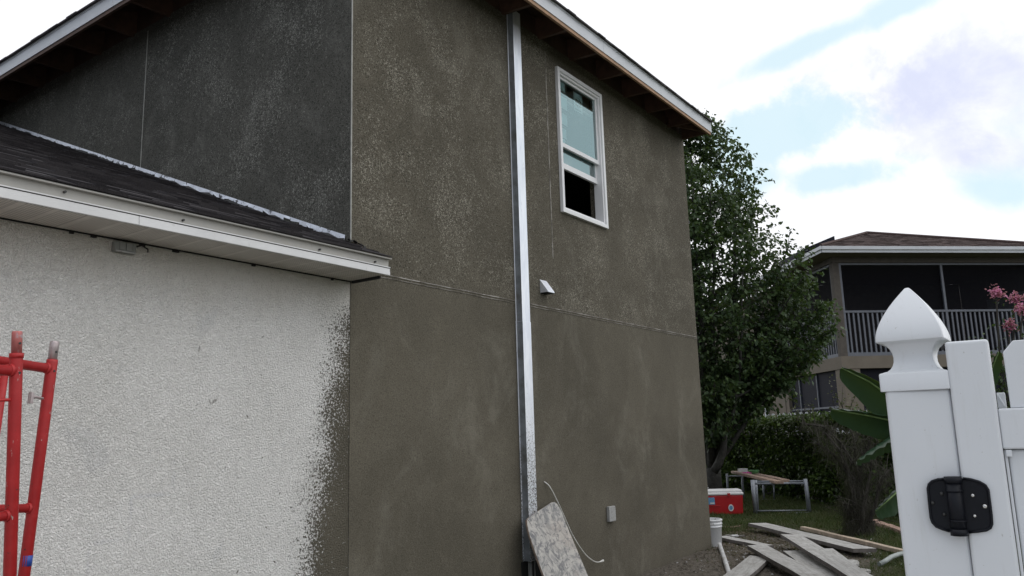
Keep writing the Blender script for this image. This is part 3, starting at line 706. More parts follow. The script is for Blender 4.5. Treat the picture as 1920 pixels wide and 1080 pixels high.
m_ = MB(); m_.tube([(0.0005, 0, 1.055), (0.0005, 0, 1.095)], .0218, 16); shade(build('tape_mark', m_, 'blue_paint', B, local=True))

# ------------------------------------------------------------------ vinyl fence post and gate
A0 = V((1.926, .367, 0)); GR = R(-86)
post = thing('fence_post', A0, 'white vinyl gate post with a pointed gothic cap, left of the gate', 'fence post', rz=GR)
m_ = MB(); m_.box(0, .127, 0, .127, 0, 1.571); build('shaft', m_, 'vinyl', post, bevel=.008, local=True)
def sqprof(m2, cx, cy, prof, rot=0.0, rc=.12, n=5):
    rings = []
    for (h, z_) in prof:
        ring = []
        for q in range(4):
            base = math.pi/2*q
            for k in range(n+1):
                t_ = base + math.pi/2*k/n; cx_ = (h*(1-rc))*(1 if q in (0, 3) else -1); cy_ = (h*(1-rc))*(1 if q in (0, 1) else -1)
                x_ = cx_ + h*rc*math.cos(t_); y_ = cy_ + h*rc*math.sin(t_)
                ring.append((cx + x_*math.cos(rot)-y_*math.sin(rot), cy + x_*math.sin(rot)+y_*math.cos(rot), z_))
        rings.append(ring)
    N = len(rings[0]); i0 = len(m2.v)
    for rg in rings: m2.v += rg
    for a in range(len(rings)-1):
        for j in range(N): m2.f.append((i0+a*N+j, i0+a*N+(j+1) % N, i0+(a+1)*N+(j+1) % N, i0+(a+1)*N+j))
    m2.f.append(tuple(i0+(len(rings)-1)*N+j for j in range(N)))
    return m2
cx = .0635; cap = MB()
pf = [(.0675, 1.567), (.0685, 1.568), (.0685, 1.604), (.0665, 1.607), (.0600, 1.609)]
# scooped neck
for i in range(11):
    t_ = math.pi*(i/10)       # concave half circle
    z_ = 1.6095 + (1-math.cos(t_))/2*.0655; h = .0600 + (.0655-.0600)*(i/10) - math.sin(t_)*.0235
    pf.append((h, z_))
pf += [(.0678, 1.677), (.0682, 1.6795)]
for i in range(1, 13):
    t_ = i/12; z_ = 1.680 + t_*.119; h = .0682*(1-t_**1.7) + .0055*t_**3
    pf.append((h, z_))
pf += [(.0035, 1.8005), (.0008, 1.8012)]
sqprof(cap, cx, cx, pf, rot=R(-3), rc=.06)
o = build('post_cap', cap, 'vinyl', post, local=True)
for p in o.data.polygons: p.use_smooth = True
try:
    o.data.set_sharp_from_angle(angle=R(38))
except Exception: pass
# small mould marks on the neck
m_ = MB(); m_.beam((.128, -.0, 1.662), (.121, .004, 1.651), .003, .004); build('scuff', m_, 'screw_dark', post, local=True)

gate = thing('gate', A0 + V((math.cos(GR), math.sin(GR), 0))*.13, 'white vinyl garden gate hung on the pointed post by a black hinge', 'gate', rz=GR)
def gl_(m2): m2.v = [(x-.13, y, z) for x, y, z in m2.v]; return m2
m_ = MB(); m_.box(.1278, .2085, -.008, .050, .04, 1.666); build('stile', gl_(m_), 'vinyl', gate, bevel=.006, local=True)
m_ = MB(); m_.box(1.15, 1.23, -.004, .050, .04, 1.666); build('stile', gl_(m_), 'vinyl', gate, bevel=.006, local=True)
m_ = MB(); m_.box(.209, 1.1495, -.002, .044, 1.440, 1.522); build('rail', gl_(m_), 'vinyl', gate, bevel=.004, local=True)
m_ = MB(); m_.box(.209, 1.1495, -.002, .044, .12, .22); build('rail', gl_(m_), 'vinyl', gate, bevel=.004, local=True)
for k in range(6):
    u0 = .232+k*.152; m_ = MB(); m_.prism([(u0, .008, 1.5225), (u0+.10, .008, 1.5225), (u0+.10, .008, 1.637), (u0+.08, .008, 1.660), (u0+.02, .008, 1.660), (u0, .008, 1.637)], (0, .022, 0))
    build('picket', gl_(m_), 'vinyl', gate, bevel=.002, local=True)
for k in range(6):
    u0 = .2165+k*.155; m_ = MB(); m_.box(u0, u0+.151, .012, .034, .222, 1.4385); build('board', gl_(m_), 'vinyl', gate, bevel=.005, local=True)
m_ = MB(); m_.box(.210, .2155, .006, .03, .222, 1.4385); m_.box(.213, .224, -.0015, .012, 1.425, 1.4385); build('trim_channel', gl_(m_), 'vinyl', gate, bevel=.0015, local=True)
m_ = MB(); m_.box(.2095, .2255, .055, .10, 1.5225, 1.556); m_.beam((.211, .053, 1.553), (.222, .053, 1.527), .004, .004); build('rail_bracket', gl_(m_), 'vinyl', gate, bevel=.002, local=True)
# hinge: px outline measured on the gate's front plane
gU = V((math.cos(GR), math.sin(GR), 0)); gN = V((gU.y, -gU.x, 0)) ; gN = gN if gN.dot(ray(1700, 700)) < 0 else -gN
def lo(x, y, off=0): q = onP(x, y, A0+gN*off, gN); return ((q-A0).dot(gU), q.z)
sx = lambda x: 1700+x/4.909; sy = lambda y: 860+y/4.909
def plate(pts, y0, y1):
    m2 = MB(); P = [lo(sx(a), sy(b_), .006) for a, b_ in pts]; m2.prism([(u-.13, y0, z) for u, z in P], (0, y1-y0, 0)); return m2
Lp = [(365, 185), (290, 190), (235, 208), (206, 235), (198, 270), (205, 350), (215, 450), (225, 540), (240, 585), (275, 622), (330, 645), (400, 665)]
Rp = [(520, 180), (590, 190), (670, 212), (725, 245), (750, 285), (765, 400), (780, 520), (785, 600), (770, 635), (735, 655), (650, 668), (570, 675)]
hg = fix_normals(build('hinge', plate(Lp+Rp[::-1], -.0105, -.0045), 'hinge_black', gate, bevel=.002, local=True))
m_ = MB()
def rim(pts, w_):
    P = [lo(sx(a), sy(b_), .006) for a, b_ in pts]; m2 = MB(); m2.tube([(u-.13, -.0115, z) for u, z in P], w_, 8); return m2
build('hinge_rim', rim(Lp, .0028), 'hinge_black', hg, smooth=True, local=True); build('hinge_rim', rim(Rp, .0028), 'hinge_black', hg, smooth=True, local=True)
for (a, b_, c_) in ((355, 575, 0), ):
    u0, z0 = lo(sx(440), sy(168), .01); u1, z1 = lo(sx(490), sy(700), .01)
    um = .1125-.13; 
    m_ = MB(); m_.tube([(um, -.016, z0), (um, -.016, z1)], .0148, 24); kn = shade(build('hinge_barrel', m_, 'hinge_black', hg, local=True))
    for zz0, zz1 in ((z0+.001, z0-.012), (z0-.026, z0-.029), (z1+.030, z1+.027), (z1+.012, z1-.001)):
        m_ = MB(); m_.tube([(um, -.016, zz0), (um, -.016, zz1)], .0168, 24); shade(build('barrel_ring', m_, 'hinge_black', kn, local=True))
for (a, b_, mt, r_) in ((325, 320, 'screw_dark', .0040), (242, 405, 'screw_dark', .0036), (348, 510, 'screw_dark', .0036), (608, 337, 'screw_steel', .0040), (720, 437, 'screw_steel', .0050), (627, 525, 'screw_steel', .0036)):
    u, z_ = lo(sx(a), sy(b_), .006); m_ = MB(); m_.tube([(u-.13, -.010, z_), (u-.13, -.0138, z_), (u-.13, -.0150, z_)], [r_, r_*.9, r_*.45], 12); build('screw', m_, mt, hg, smooth=True, local=True)

# ------------------------------------------------------------------ neighbour house
N0 = V((23.164, 5.402, 0)); ha, hb = R(-46.7), R(39.7)
na_ = V((math.cos(ha), math.sin(ha), 0)); nb_ = V((math.cos(hb), math.sin(hb), 0)); nZ = V((0, 0, 1))
def NP(a, b_, z): return N0 + na_*a + nb_*b_ + nZ*z
nh = thing('neighbour_house', N0, 'tan neighbour house with a screened upper porch and low brown shingled roof', 'house')
def nbox(m2, a0, a1, b0, b1, z0, z1):
    i = len(m2.v)
    for z_ in (z0, z1):
        for (a, b_) in ((a0, b0), (a1, b0), (a1, b1), (a0, b1)): m2.v.append(tuple(NP(a, b_, z_)))
    m2.f += [tuple(i+j for j in q) for q in ((0, 3, 2, 1), (4, 5, 6, 7), (0, 1, 5, 4), (1, 2, 6, 5), (2, 3, 7, 6), (3, 0, 4, 7))]; return m2
PA, PB = 6.6, 4.0
m_ = MB(); nbox(m_, -.02, PA, -.02, .28, 2.99, 3.33); nbox(m_, -.02, .28, .2805, PB, 2.99, 3.33); nbox(m_, PA-.3, PA, .2805, PB, 2.99, 3.33); build('floor_beam', m_, 'tan_render', nh)
m_ = MB(); nbox(m_, .285, PA-.305, .285, PB, 3.1, 3.3); build('porch_floor', m_, 'porch_inner', nh)
m_ = MB(); nbox(m_, 0, .5, 0, .45, 0, 2.985); build('column', m_, 'tan_render', nh)
m_ = MB(); nbox(m_, PA-.5, PA, 0, .45, 0, 2.985); build('column', m_, 'tan_render', nh)
m_ = MB(); nbox(m_, 0, .30, 3.75, PB, 0, 2.985); build('column', m_, 'tan_render', nh)
m_ = MB(); nbox(m_, -.02, PA, PB+.002, PB+8, 0, 3.33); build('lower_wall', m_, 'tan_render', nh)
m_ = MB(); nbox(m_, -.02, PA, PB+.002, PB+8, 3.332, 6.05); build('upper_wall', m_, 'tan_render', nh)
m_ = MB(); nbox(m_, .502, PA-.502, .2, .23, .2, 2.98); nbox(m_, .1, .13, .47, 3.74, .2, 2.98); build('lower_screen', m_, 'dark_screen', nh)
for b_ in (1.79, 3.0): m_ = MB(); nbox(m_, .06, .095, b_, b_+.05, .2, 2.98); build('screen_mullion', m_, 'porch_frame', nh)
for a in (2.0, 3.4, 4.8): m_ = MB(); nbox(m_, a, a+.06, .16, .195, .2, 2.98); build('screen_mullion', m_, 'porch_frame', nh)
m_ = MB(); nbox(m_, .062, .093, .47, 3.74, 1.95, 2.0); build('screen_mullion', m_, 'porch_frame', nh)
m_ = MB(); nbox(m_, .0, .19, .0, .19, 3.332, 5.954); build('corner_post', m_, 'post_brown', nh)
m_ = MB(); nbox(m_, -.02, PA, -.02, .15, 5.955, 6.118); nbox(m_, -.02, .15, .1505, PB, 5.955, 6.118); build('header', m_, 'post_brown', nh)
m_ = MB()
for a in (.20, 3.30, PA-.06): nbox(m_, a, a+.065, .03, .09, 3.40, 5.895)
nbox(m_, .20, PA, .03, .09, 5.895, 5.954); nbox(m_, .20, PA, .02, .10, 3.335, 3.43); nbox(m_, .20, PA, .02, .10, 4.54, 4.60)
nbox(m_, .03, .09, .20, .26, 3.40, 5.895); nbox(m_, .03, .09, PB-.07, PB-.01, 3.4, 5.895); nbox(m_, .03, .09, .2, PB, 5.895, 5.954); nbox(m_, .02, .10, .2, PB, 3.335, 3.43); nbox(m_, .02, .10, .2, PB, 4.54, 4.60)
build('porch_rail', m_, 'porch_frame', nh)
for k in range(44):
    a = .335+k*.1425
    if a > PA-.1: break
    m_ = MB(); nbox(m_, a, a+.048, .04, .075, 3.43, 4.54); build('baluster', m_, 'porch_frame', nh)
for k in range(24):
    m_ = MB(); b_ = .34+k*.145; nbox(m_, .04, .075, b_, b_+.048, 3.43, 4.54); build('baluster', m_, 'porch_frame', nh)
m_ = MB(); m_.quad(NP(.2, .10, 3.43), NP(PA, .10, 3.43), NP(PA, .10, 5.954), NP(.2, .10, 5.954)); m_.quad(NP(.105, .2, 3.43), NP(.105, PB, 3.43), NP(.105, PB, 5.954), NP(.105, .2, 5.954)); build('insect_screen', m_, 'screen_mesh', nh)
m_ = MB(); nbox(m_, .02, PA, .02, PB, 6.052, 6.10); build('porch_ceiling', m_, 'porch_inner', nh)
m_ = MB(); nbox(m_, PA-.05, PA+.0, .12, PB-.07, 3.44, 6.04); build('porch_side_wall', m_, 'porch_inner', nh)
m_ = MB(); nbox(m_, .3, PA-.052, PB-.06, PB-.003, 3.34, 6.04); build('porch_back_wall', m_, 'porch_inner', nh)
m_ = MB(); nbox(m_, .9, 2.4, PB-.10, PB-.061, 4.45, 5.25); wn = build('window', m_, 'porch_frame', nh)
m_ = MB(); nbox(m_, .96, 1.60, PB-.115, PB-.101, 4.5, 5.19); nbox(m_, 1.68, 2.34, PB-.115, PB-.101, 4.5, 5.19); build('pane', m_, 'dark_screen', wn)
m_ = MB()
for k in range(22): nbox(m_, PA-.075, PA-.052, .9, 2.6, 3.75+k*.07, 3.81+k*.07)
build('blinds', m_, 'blind', nh)
# eaves + low pyramid roof
eo = .55; EZ2 = 6.12
def ring4(o_, z_): return [NP(-o_, -o_, z_), NP(PA+o_, -o_, z_), NP(PA+o_, PB+8, z_), NP(-o_, PB+8, z_)]
m_ = MB(); r1 = ring4(eo, 6.125); r0 = ring4(0, 6.115); m_.quad(r0[0], r0[1], r1[1], r1[0]); m_.quad(r1[3], r0[3], r0[0], r1[0]); m_.quad(r0[1], r0[2], r1[2], r1[1]); build('eave_soffit', m_, 'tan_render', nh)
m_ = MB(); nbox(m_, -eo, PA+eo, -eo-.02, -eo, 6.12, 6.285); nbox(m_, -eo-.02, -eo, -eo+.001, PB+8, 6.12, 6.285); nbox(m_, -eo-.01, PA+eo, -eo-.06, -eo-.021, 6.20, 6.29); nbox(m_, -eo-.06, -eo-.021, -eo-.06, PB+8, 6.20, 6.29)
build('gutter', m_, 'fascia_white', nh)
m_ = MB(); q = [NP(-eo-.03, -eo-.03, 6.29), NP(PA+eo, -eo-.03, 6.29), NP(PA+eo, PB+8, 6.29), NP(-eo-.03, PB+8, 6.29)]; ap = NP(PA/2, 3.75, 7.78); ap2 = NP(PA/2, PB+5, 7.70)
nrow = 30
def roofface(p, q_, t1, t2):
    for k in range(nrow):
        f0, f1 = k/nrow, (k+1)/nrow; a_, b_ = p.lerp(t1, f0), q_.lerp(t2, f0); c_, d_ = q_.lerp(t2, f1), p.lerp(t1, f1); L = (b_-a_).length; n_ = max(1, int(L/.22))
        for j in range(n_):
            g0, g1 = j/n_, (j+1)/n_; lift = V((0, 0, random.choice((.004, .007, .010))))
            m_.quad(a_.lerp(b_, g0)+lift, a_.lerp(b_, g1)+lift, d_.lerp(c_, g1), d_.lerp(c_, g0))
    m_.quad(p-V((0, 0, .004)), q_-V((0, 0, .004)), t2-V((0, 0, .004)), t1-V((0, 0, .004)))
roofface(q[0], q[1], ap, ap); roofface(q[3], q[0], ap2, ap); roofface(q[1], q[2], ap, ap2)
build('roof', m_, 'shingle_brown', nh)
m_ = MB(); m_.tube([q[0]+V((0, 0, .02)), ap+V((0, 0, .02))], .05, 6); m_.tube([q[1]+V((0, 0, .02)), ap+V((0, 0, .02))], .05, 6); build('ridge_cap', m_, 'shingle_brown', nh)
m_ = MB()
for b0 in (.75, ): m_.prism([NP(-.42, b0, 6.37), NP(-.42, b0+1.9, 6.37), NP(.55, b0+1.9, 6.75), NP(.55, b0, 6.75)], (0, 0, .17))
build('solar_panel', m_, 'dark_screen', nh)
m_ = MB(); p = NP(-.10, 5.45, 0); m_.tube([p+V((0, 0, 0)), p+V((0, 0, 6.1))], .055, 8); m_.tube([p+V((0, 0, 6.1)), NP(-.5, 5.45, 6.2)], .055, 8); build('downspout', m_, 'vinyl', nh)
m_ = MB(); nbox(m_, -.028, -.02, PB+.1, PB+8, 3.04, 3.07); build('wall_joint', m_, 'porch_inner', nh)

# ------------------------------------------------------------------ leaves
LEAF = np.array([(0, 0, 0), (.34, .30, .06), (.30, .66, .03), (0, 1, -.10), (-.30, .66, .03), (-.34, .30, .06), (0, .5, -.05)], float)
LF = np.array([(0, 1, 6), (1, 2, 6), (2, 3, 6), (3, 4, 6), (4, 5, 6), (5, 0, 6)])
LEAF4 = np.array([(0, 0, 0), (.32, .48, .05), (0, 1, -.08), (-.32, .48, .05)], float); LF4 = np.array([(0, 1, 2), (0, 2, 3)])
def leaves(P, size, droop=.5, tpl=(LEAF4, LF4), outward=None, width=1.0, jitter=.35):
    n = len(P); LV, LFc = tpl
    th_ = rng.uniform(0, 2*math.pi, n); ax = np.stack([np.cos(th_), np.sin(th_), np.zeros(n)], 1)
    if outward is not None: ax = ax*.6 + outward; ax /= np.linalg.norm(ax, axis=1)[:, None]+1e-9
    d_ = ax*(1-droop) + np.array([0, 0, -1])*droop*rng.uniform(.1, 1.6, (n, 1)) + rng.normal(0, jitter, (n, 3)); d_ /= np.linalg.norm(d_, axis=1)[:, None]
    s_ = np.cross(d_, rng.normal(0, .55, (n, 3)) + np.array([0, 0, 1])); s_ /= np.linalg.norm(s_, axis=1)[:, None]+1e-9
    u_ = np.cross(s_, d_); sz = size*rng.uniform(.65, 1.25, n)
    v_ = P[:, None, :] + sz[:, None, None]*(LV[None, :, 0:1]*s_[:, None, :]*width + LV[None, :, 1:2]*d_[:, None, :] + LV[None, :, 2:3]*u_[:, None, :])
    f_ = (np.arange(n)*len(LV))[:, None, None] + LFc[None]
    return v_.reshape(-1, 3), f_.reshape(-1, 3)
def mesh_np(name, v, f, m, parent=None):
    me = bpy.data.meshes.new(name); v = np.asarray(v, float)
    if parent is not None: M = np.array(INV[parent.name]); v = v @ M[:3, :3].T + M[:3, 3]
    me.vertices.add(len(v)); me.vertices.foreach_set('co', v.ravel()); me.loops.add(f.size); me.loops.foreach_set('vertex_index', f.ravel().astype(np.int32))
    k = f.shape[1]; me.polygons.add(len(f)); me.polygons.foreach_set('loop_start', np.arange(0, f.size, k).astype(np.int32)); me.polygons.foreach_set('loop_total', np.full(len(f), k, np.int32))
    me.update(calc_edges=True); me.validate(); me.materials.append(MAT[m])
    o = bpy.data.objects.new(name, me); sc.collection.objects.link(o)
    if parent is not None: o.parent = parent
    return o

# ------------------------------------------------------------------ pear tree
tb = dep(1338, 900, 16.4); tb.z = 0
tree = thing('pear_tree', tb, 'tall leafy green tree with several upright stems just beyond the stucco wall end', 'tree')
viewd = V((cF.x, cF.y, 0)).normalized(); right = V((viewd.y, -viewd.x, 0))
ENV = [(0, 1.9, .2), (.3, 2.3, .75), (.6, 2.7, 1.5), (1, 3.3, 2.05), (1, 3.8, 2.25), (1, 4.3, 2.0), (1, 4.8, 1.75), (1, 5.3, 1.65), (1, 5.9, 1.65), (1, 6.5, 1.6), (1, 6.95, 1.45), (1, 7.4, 1.15), (1, 7.8, .7), (1, 8.1, .38), (1, 8.3, .1)]
ez = np.array([e[1] for e in ENV]); er = np.array([e[2] for e in ENV])
def envr(z_): return float(np.interp(z_, ez, er))
trunk = MB(); base = V(tb)
trunk.tube([base, base+V((0, 0, .35)), base+V((.02, 0, .7))], [.20, .165, .15], 12)
twigP = []; nb = 0
branches = MB()
NL = 17
tips = []
for i in range(NL):
    az = 2*math.pi*i/NL*1.9 + random.uniform(-.3, .3); k = (i+.5)/NL
    zt = 4.3 + 3.35*(1-k**1.5) + random.uniform(-.3, .3); rt = envr(zt)*min(1, .25+k)*.8
    p1 = base + V((0, 0, .45+random.uniform(0, .5))); tip = base + V((math.cos(az)*rt, math.sin(az)*rt, zt))
    mid = base + V((math.cos(az)*rt*.75, math.sin(az)*rt*.75, zt*.42)) + V((random.uniform(-.12, .12), random.uniform(-.12, .12), 0))
    pts = []
    for q in range(15):
        t_ = q/14; p = p1*(1-t_)**2 + mid*2*t_*(1-t_) + tip*t_**2
        pts.append(p + V((random.uniform(-.03, .03), random.uniform(-.03, .03), 0))*min(1, t_*4))
    r0_ = random.uniform(.05, .085); (trunk if i < 99 else branches).tube(pts, [r0_*(1-.9*q/14)+.006 for q in range(15)], 7)
    for q in range(3, 15):
        for _ in range(4):
            a2 = az + random.gauss(0, 1.1) if random.random() < .7 else random.uniform(0, 6.28); p = pts[q]; zz_ = p.z + random.uniform(.05, .55)
            rr_ = envr(min(zz_, 8.0)); c2 = V((p.x-base.x, p.y-base.y)); L = random.uniform(.35, 1.25)
            e = p + V((math.cos(a2)*L*.8, math.sin(a2)*L*.8, random.uniform(.05, .5)*L))
            h = V((e.x-base.x, e.y-base.y))
            if h.length > rr_*1.05: h = h*(rr_*random.uniform(.8, 1.08)/h.length); e.x, e.y = base.x+h.x, base.y+h.y
            tips.append((p, e))
# low limbs reaching right
for (tx, ty, dd) in ((1562, 618, 15.6), (1545, 640, 16.2), (1510, 690, 16.0), (1480, 715, 15.7), (1455, 735, 16.5), (1530, 590, 15.8), (1500, 655, 15.4), (1525, 655, 16.8), (1490, 492, 16.0), (1505, 520, 15.5), (1518, 545, 16.4), (1535, 572, 15.7), (1548, 600, 16.5), (1476, 470, 15.6), (1500, 540, 17.0),
                     (1372, 772, 15.9), (1326, 760, 15.7), (1345, 805, 15.6), (1318, 820, 16.0), (1365, 735, 15.5), (1340, 740, 15.4)):
    e = dep(tx, ty, dd); p1 = base+V((0, 0, random.uniform(1.0, 1.8))); mid = p1.lerp(e, .5)+V((0, 0, random.uniform(-.15, .1)))
    pts = [p1*(1-t_)**2+mid*2*t_*(1-t_)+e*t_**2 for t_ in [q/10 for q in range(11)]]; trunk.tube(pts, [.035*(1-.85*q/10)+.004 for q in range(11)], 6)
    for q in range(4, 11):
        for _ in range(5): tips.append((pts[q], pts[q]+V((random.uniform(-.3, .3), random.uniform(-.3, .3), random.uniform(-.16, .38)))))
for p, e in tips: branches.tube([p, p.lerp(e, .5)+V((0, 0, .04)), e], [.008, .005, .0025], 4, cap=False)
# the crooked grey limb seen against the hedge
lp = [dep(x, y, 15.9) for x, y in ((1338, 885), (1348, 868), (1356, 845), (1358, 815), (1360, 785), (1366, 760), (1378, 745), (1410, 730), (1440, 712), (1460, 700))]
trunk.tube(lp, [.085, .08, .07, .062, .055, .045, .035, .025, .018, .01], 8)
for q in lp[7:]:
    for _ in range(5): tips.append((q, q+V((random.uniform(-.25, .25), random.uniform(-.25, .25), random.uniform(-.12, .25)))))
build('trunk', trunk, 'bark', tree, smooth=True)
build('twigs', branches, 'twig', tree)
PL = []
for p, e in tips:
    L = (e-p).length; nlf = int(10+26*L)
    t_ = rng.uniform(.15, 1.08, nlf); a_ = np.array(p); b_ = np.array(e)
    PL.append(a_+(b_-a_)*t_[:, None] + rng.normal(0, .055, (nlf, 3)))
PL = np.concatenate(PL)
# fill the body of the crown with leaf sprays
nf = 2300; zc = rng.uniform(2.5, 8.2, nf); ac = rng.uniform(0, 2*math.pi, nf); rc_ = np.sqrt(rng.uniform(0.12, 1.0, nf))*np.array([envr(z_) for z_ in zc])*rng.uniform(.8, 1.05, nf)
C_ = np.stack([base.x+np.cos(ac)*rc_, base.y+np.sin(ac)*rc_, zc], 1)
keep = (zc > 3.7) | (rng.uniform(0, 1, nf) < .35); C_ = C_[keep]; keep = np.array([math.sin(c[0]*2.3+c[2]*1.9)+math.sin(c[1]*2.7-c[2]*2.4) > -.75 for c in C_]); C_ = C_[keep]
for c in C_:
    dirn = rng.normal(0, 1, 3); dirn[2] = abs(dirn[2])*.8; dirn /= np.linalg.norm(dirn); nlf = rng.integers(8, 17)
    PL = np.concatenate([PL, c + dirn*rng.uniform(0, .34, (nlf, 1)) + rng.normal(0, .05, (nlf, 3))])
out = PL - np.array(base); out[:, 2] = 0; out /= np.linalg.norm(out, axis=1)[:, None]+1e-6
v, f = leaves(PL, .102, .5, outward=out*.5, width=1.05); mesh_np('crown', v, f, 'leaf_tree', tree)
print('tree leaves', len(PL))

# ------------------------------------------------------------------ hedge
hl = [onZ(1240, 905), onZ(1385, 925), onZ(1480, 937), onZ(1560, 953), onZ(1680, 972), onZ(1800, 985)]
hedge = thing('hedge', hl[1], 'dense clipped green hedge across the back of the yard', 'hedge')
HH = 1.60; HD = 1.1
core = MB(); P_ = []
for a, b_ in zip(hl[:-1], hl[1:]):
    d_ = (b_-a).normalized(); n_ = V((-d_.y, d_.x, 0)); n_ = n_ if n_.dot(viewd) > 0 else -n_
    L = (b_-a).length; c = (a+b_)/2+n_*(.22+HD/2)
    core.obox(c+V((0, 0, HH/2-.14)), d_, n_, (0, 0, 1), L/2+.1, HD/2-.06, HH/2-.16)
    m = int(L*2600)
    t_ = rng.uniform(0, L, m); z_ = rng.uniform(.02, HH, m); off = rng.normal(0, .07, m) + .13*np.sin(t_*2.1+z_*2.3)*np.sin(z_*3+t_*1.1)+.05
    off = np.where(z_ < .25, off+.12, off)
    P_.append(np.array(a)+np.outer(t_, np.array(d_))+np.outer(off+.05, np.array(n_))+np.outer(z_, [0, 0, 1]))
    m = int(L*2000); t_ = rng.uniform(0, L, m); w_ = rng.uniform(.0, HD+.2, m); z_ = HH + rng.normal(-.01, .05, m)+.03*np.sin(t_*4)
    P_.append(np.array(a)+np.outer(t_, np.array(d_))+np.outer(w_+.05, np.array(n_))+np.outer(z_, [0, 0, 1]))
P_ = np.concatenate(P_); build('branch_core', core, 'twig', hedge)
vd = -np.array(viewd); v, f = leaves(P_, .085, .25, outward=np.tile(vd*.5, (len(P_), 1)), jitter=.5); mesh_np('foliage', v, f, 'leaf_hedge', hedge)
print('hedge leaves', len(P_))
# weedy shoots standing above the hedge
wd = thing('weed', hl[3]+viewd*.4, 'thin leafy weed shoots rising above the hedge top near the banana leaf', 'plant')
m_ = MB(); WP = []
for (bx, by, tx, ty) in ((1590, 785, 1552, 706), (1582, 785, 1580, 725), (1600, 780, 1598, 745), (1570, 785, 1560, 738), (1650, 785, 1622, 752), (1495, 785, 1488, 748), (1520, 785, 1522, 752), (1590, 785, 1608, 735), (1640, 785, 1650, 752)):
    p, e = dep(bx, by, 15.2), dep(tx, ty, 15.0); mid = p.lerp(e, .5)+V((.05, .03, .03)); m_.tube([p, mid, e], [.007, .005, .002], 5)
    for _ in range(34): t_ = random.random(); WP.append(tuple((p*(1-t_)**2+mid*2*t_*(1-t_)+e*t_**2)+V([random.gauss(0, .06) for _ in range(3)])))
build('stems', m_, 'twig', wd); v, f = leaves(np.array(WP), .055, .3); mesh_np('foliage', v, f, 'leaf_weed', wd)

# white picket fence behind the hedge
pf_ = thing('picket_fence', dep(1440, 800, 20)*1.0 - V((0, 0, dep(1440, 800, 20).z)), 'low white picket fence showing just above the hedge top', 'fence')
pa, pb = dep(1370, 781, 20.5), dep(1700, 768, 18.2); pa.z = pb.z = 0; L = (pb-pa).length; d_ = (pb-pa)/L; n_ = V((-d_.y, d_.x, 0)); k = 0
while k*.135 < L and k < 90:
    c = pa+d_*(k*.135); hgt = 1.815+random.uniform(-.012, .012)
    m_ = MB(); m_.prism([c-d_*.035, c+d_*.035, c+d_*.035+nZ*(hgt-.03), c+d_*.022+nZ*(hgt-.006), c+nZ*hgt, c-d_*.022+nZ*(hgt-.006), c-d_*.035+nZ*(hgt-.03)], n_*.02); build('picket', m_, 'vinyl', pf_); k += 1
m_ = MB(); m_.beam(pa+nZ*1.45+n_*.045, pb+nZ*1.45+n_*.045, .04, .08); m_.beam(pa+nZ*.4+n_*.045, pb+nZ*.4+n_*.045, .04, .08); build('fence_rail', m_, 'vinyl', pf_)

# ------------------------------------------------------------------ scruffy mossy shrub
sb = onZ(1612, 1003)
shrub = thing('mossy_shrub', sb, 'half dead grey brown shrub draped in hairy moss at the edging strip', 'shrub')
m_ = MB(); HV = []; HF = []; limbs = []
dS = (sb-CAM).dot(cF)
def sp(x, y, o_=0): return dep(x, y, dS+o_)
paths = [[(1612, 1003), (1618, 960), (1625, 920), (1632, 885), (1636, 850)], [(1608, 1003), (1604, 960), (1600, 920), (1590, 880), (1575, 845), (1550, 815), (1520, 795)],
         [(1615, 1000), (1610, 950), (1612, 900), (1605, 860), (1600, 820), (1590, 790)], [(1620, 1003), (1640, 950), (1650, 905), (1668, 880)],
         [(1605, 1000), (1590, 960), (1580, 940)], [(1600, 900), (1580, 870), (1560, 850), (1530, 830)], [(1612, 880), (1625, 840), (1640, 810)], [(1600, 870), (1575, 830), (1545, 800), (1500, 793)]]
for ip, pth in enumerate(paths):
    pts = [sp(x, y, random.uniform(-.12, .12)+(.1*(ip % 3-1))) for x, y in pth]; n = len(pts); m_.tube(pts, [.03*(1-.8*i/(n-1))+.003 for i in range(n)], 6); limbs.append(pts)
for pts in list(limbs):
    for _ in range(26):
        i = random.randrange(1, len(pts)); p = pts[i-1].lerp(pts[i], random.random()); e = p+V((random.gauss(0, .16), random.gauss(0, .16), random.uniform(-.1, .28))); m_.tube([p, p.lerp(e, .5)+V((0, 0, .03)), e], [.006, .004, .0015], 4); limbs.append([p, e])
build('branches', m_, 'twig', shrub)
n = 0
for pts in limbs:
    cnt = 17 if len(pts) == 2 else 170
    for _ in range(cnt):
        i = random.randrange(1, len(pts)); p = pts[i-1].lerp(pts[i], random.random()); p = p + V([random.gauss(0, .035) for _ in range(3)])
        L = random.uniform(.05, .19); d_ = V((random.gauss(0, .5), random.gauss(0, .5), random.uniform(-1.3, .35))).normalized()
        q1 = p+d_*L*.5+V((random.gauss(0, .015), random.gauss(0, .015), -.01)); q2 = p+d_*L+V((random.gauss(0, .03), random.gauss(0, .03), -.03))
        wv = right*random.uniform(.0012, .0028); b0 = len(HV)
        HV += [tuple(p-wv), tuple(p+wv), tuple(q1+wv), tuple(q1-wv), tuple(q2)]; HF += [(b0, b0+1, b0+2), (b0, b0+2, b0+3), (b0+3, b0+2, b0+4)]
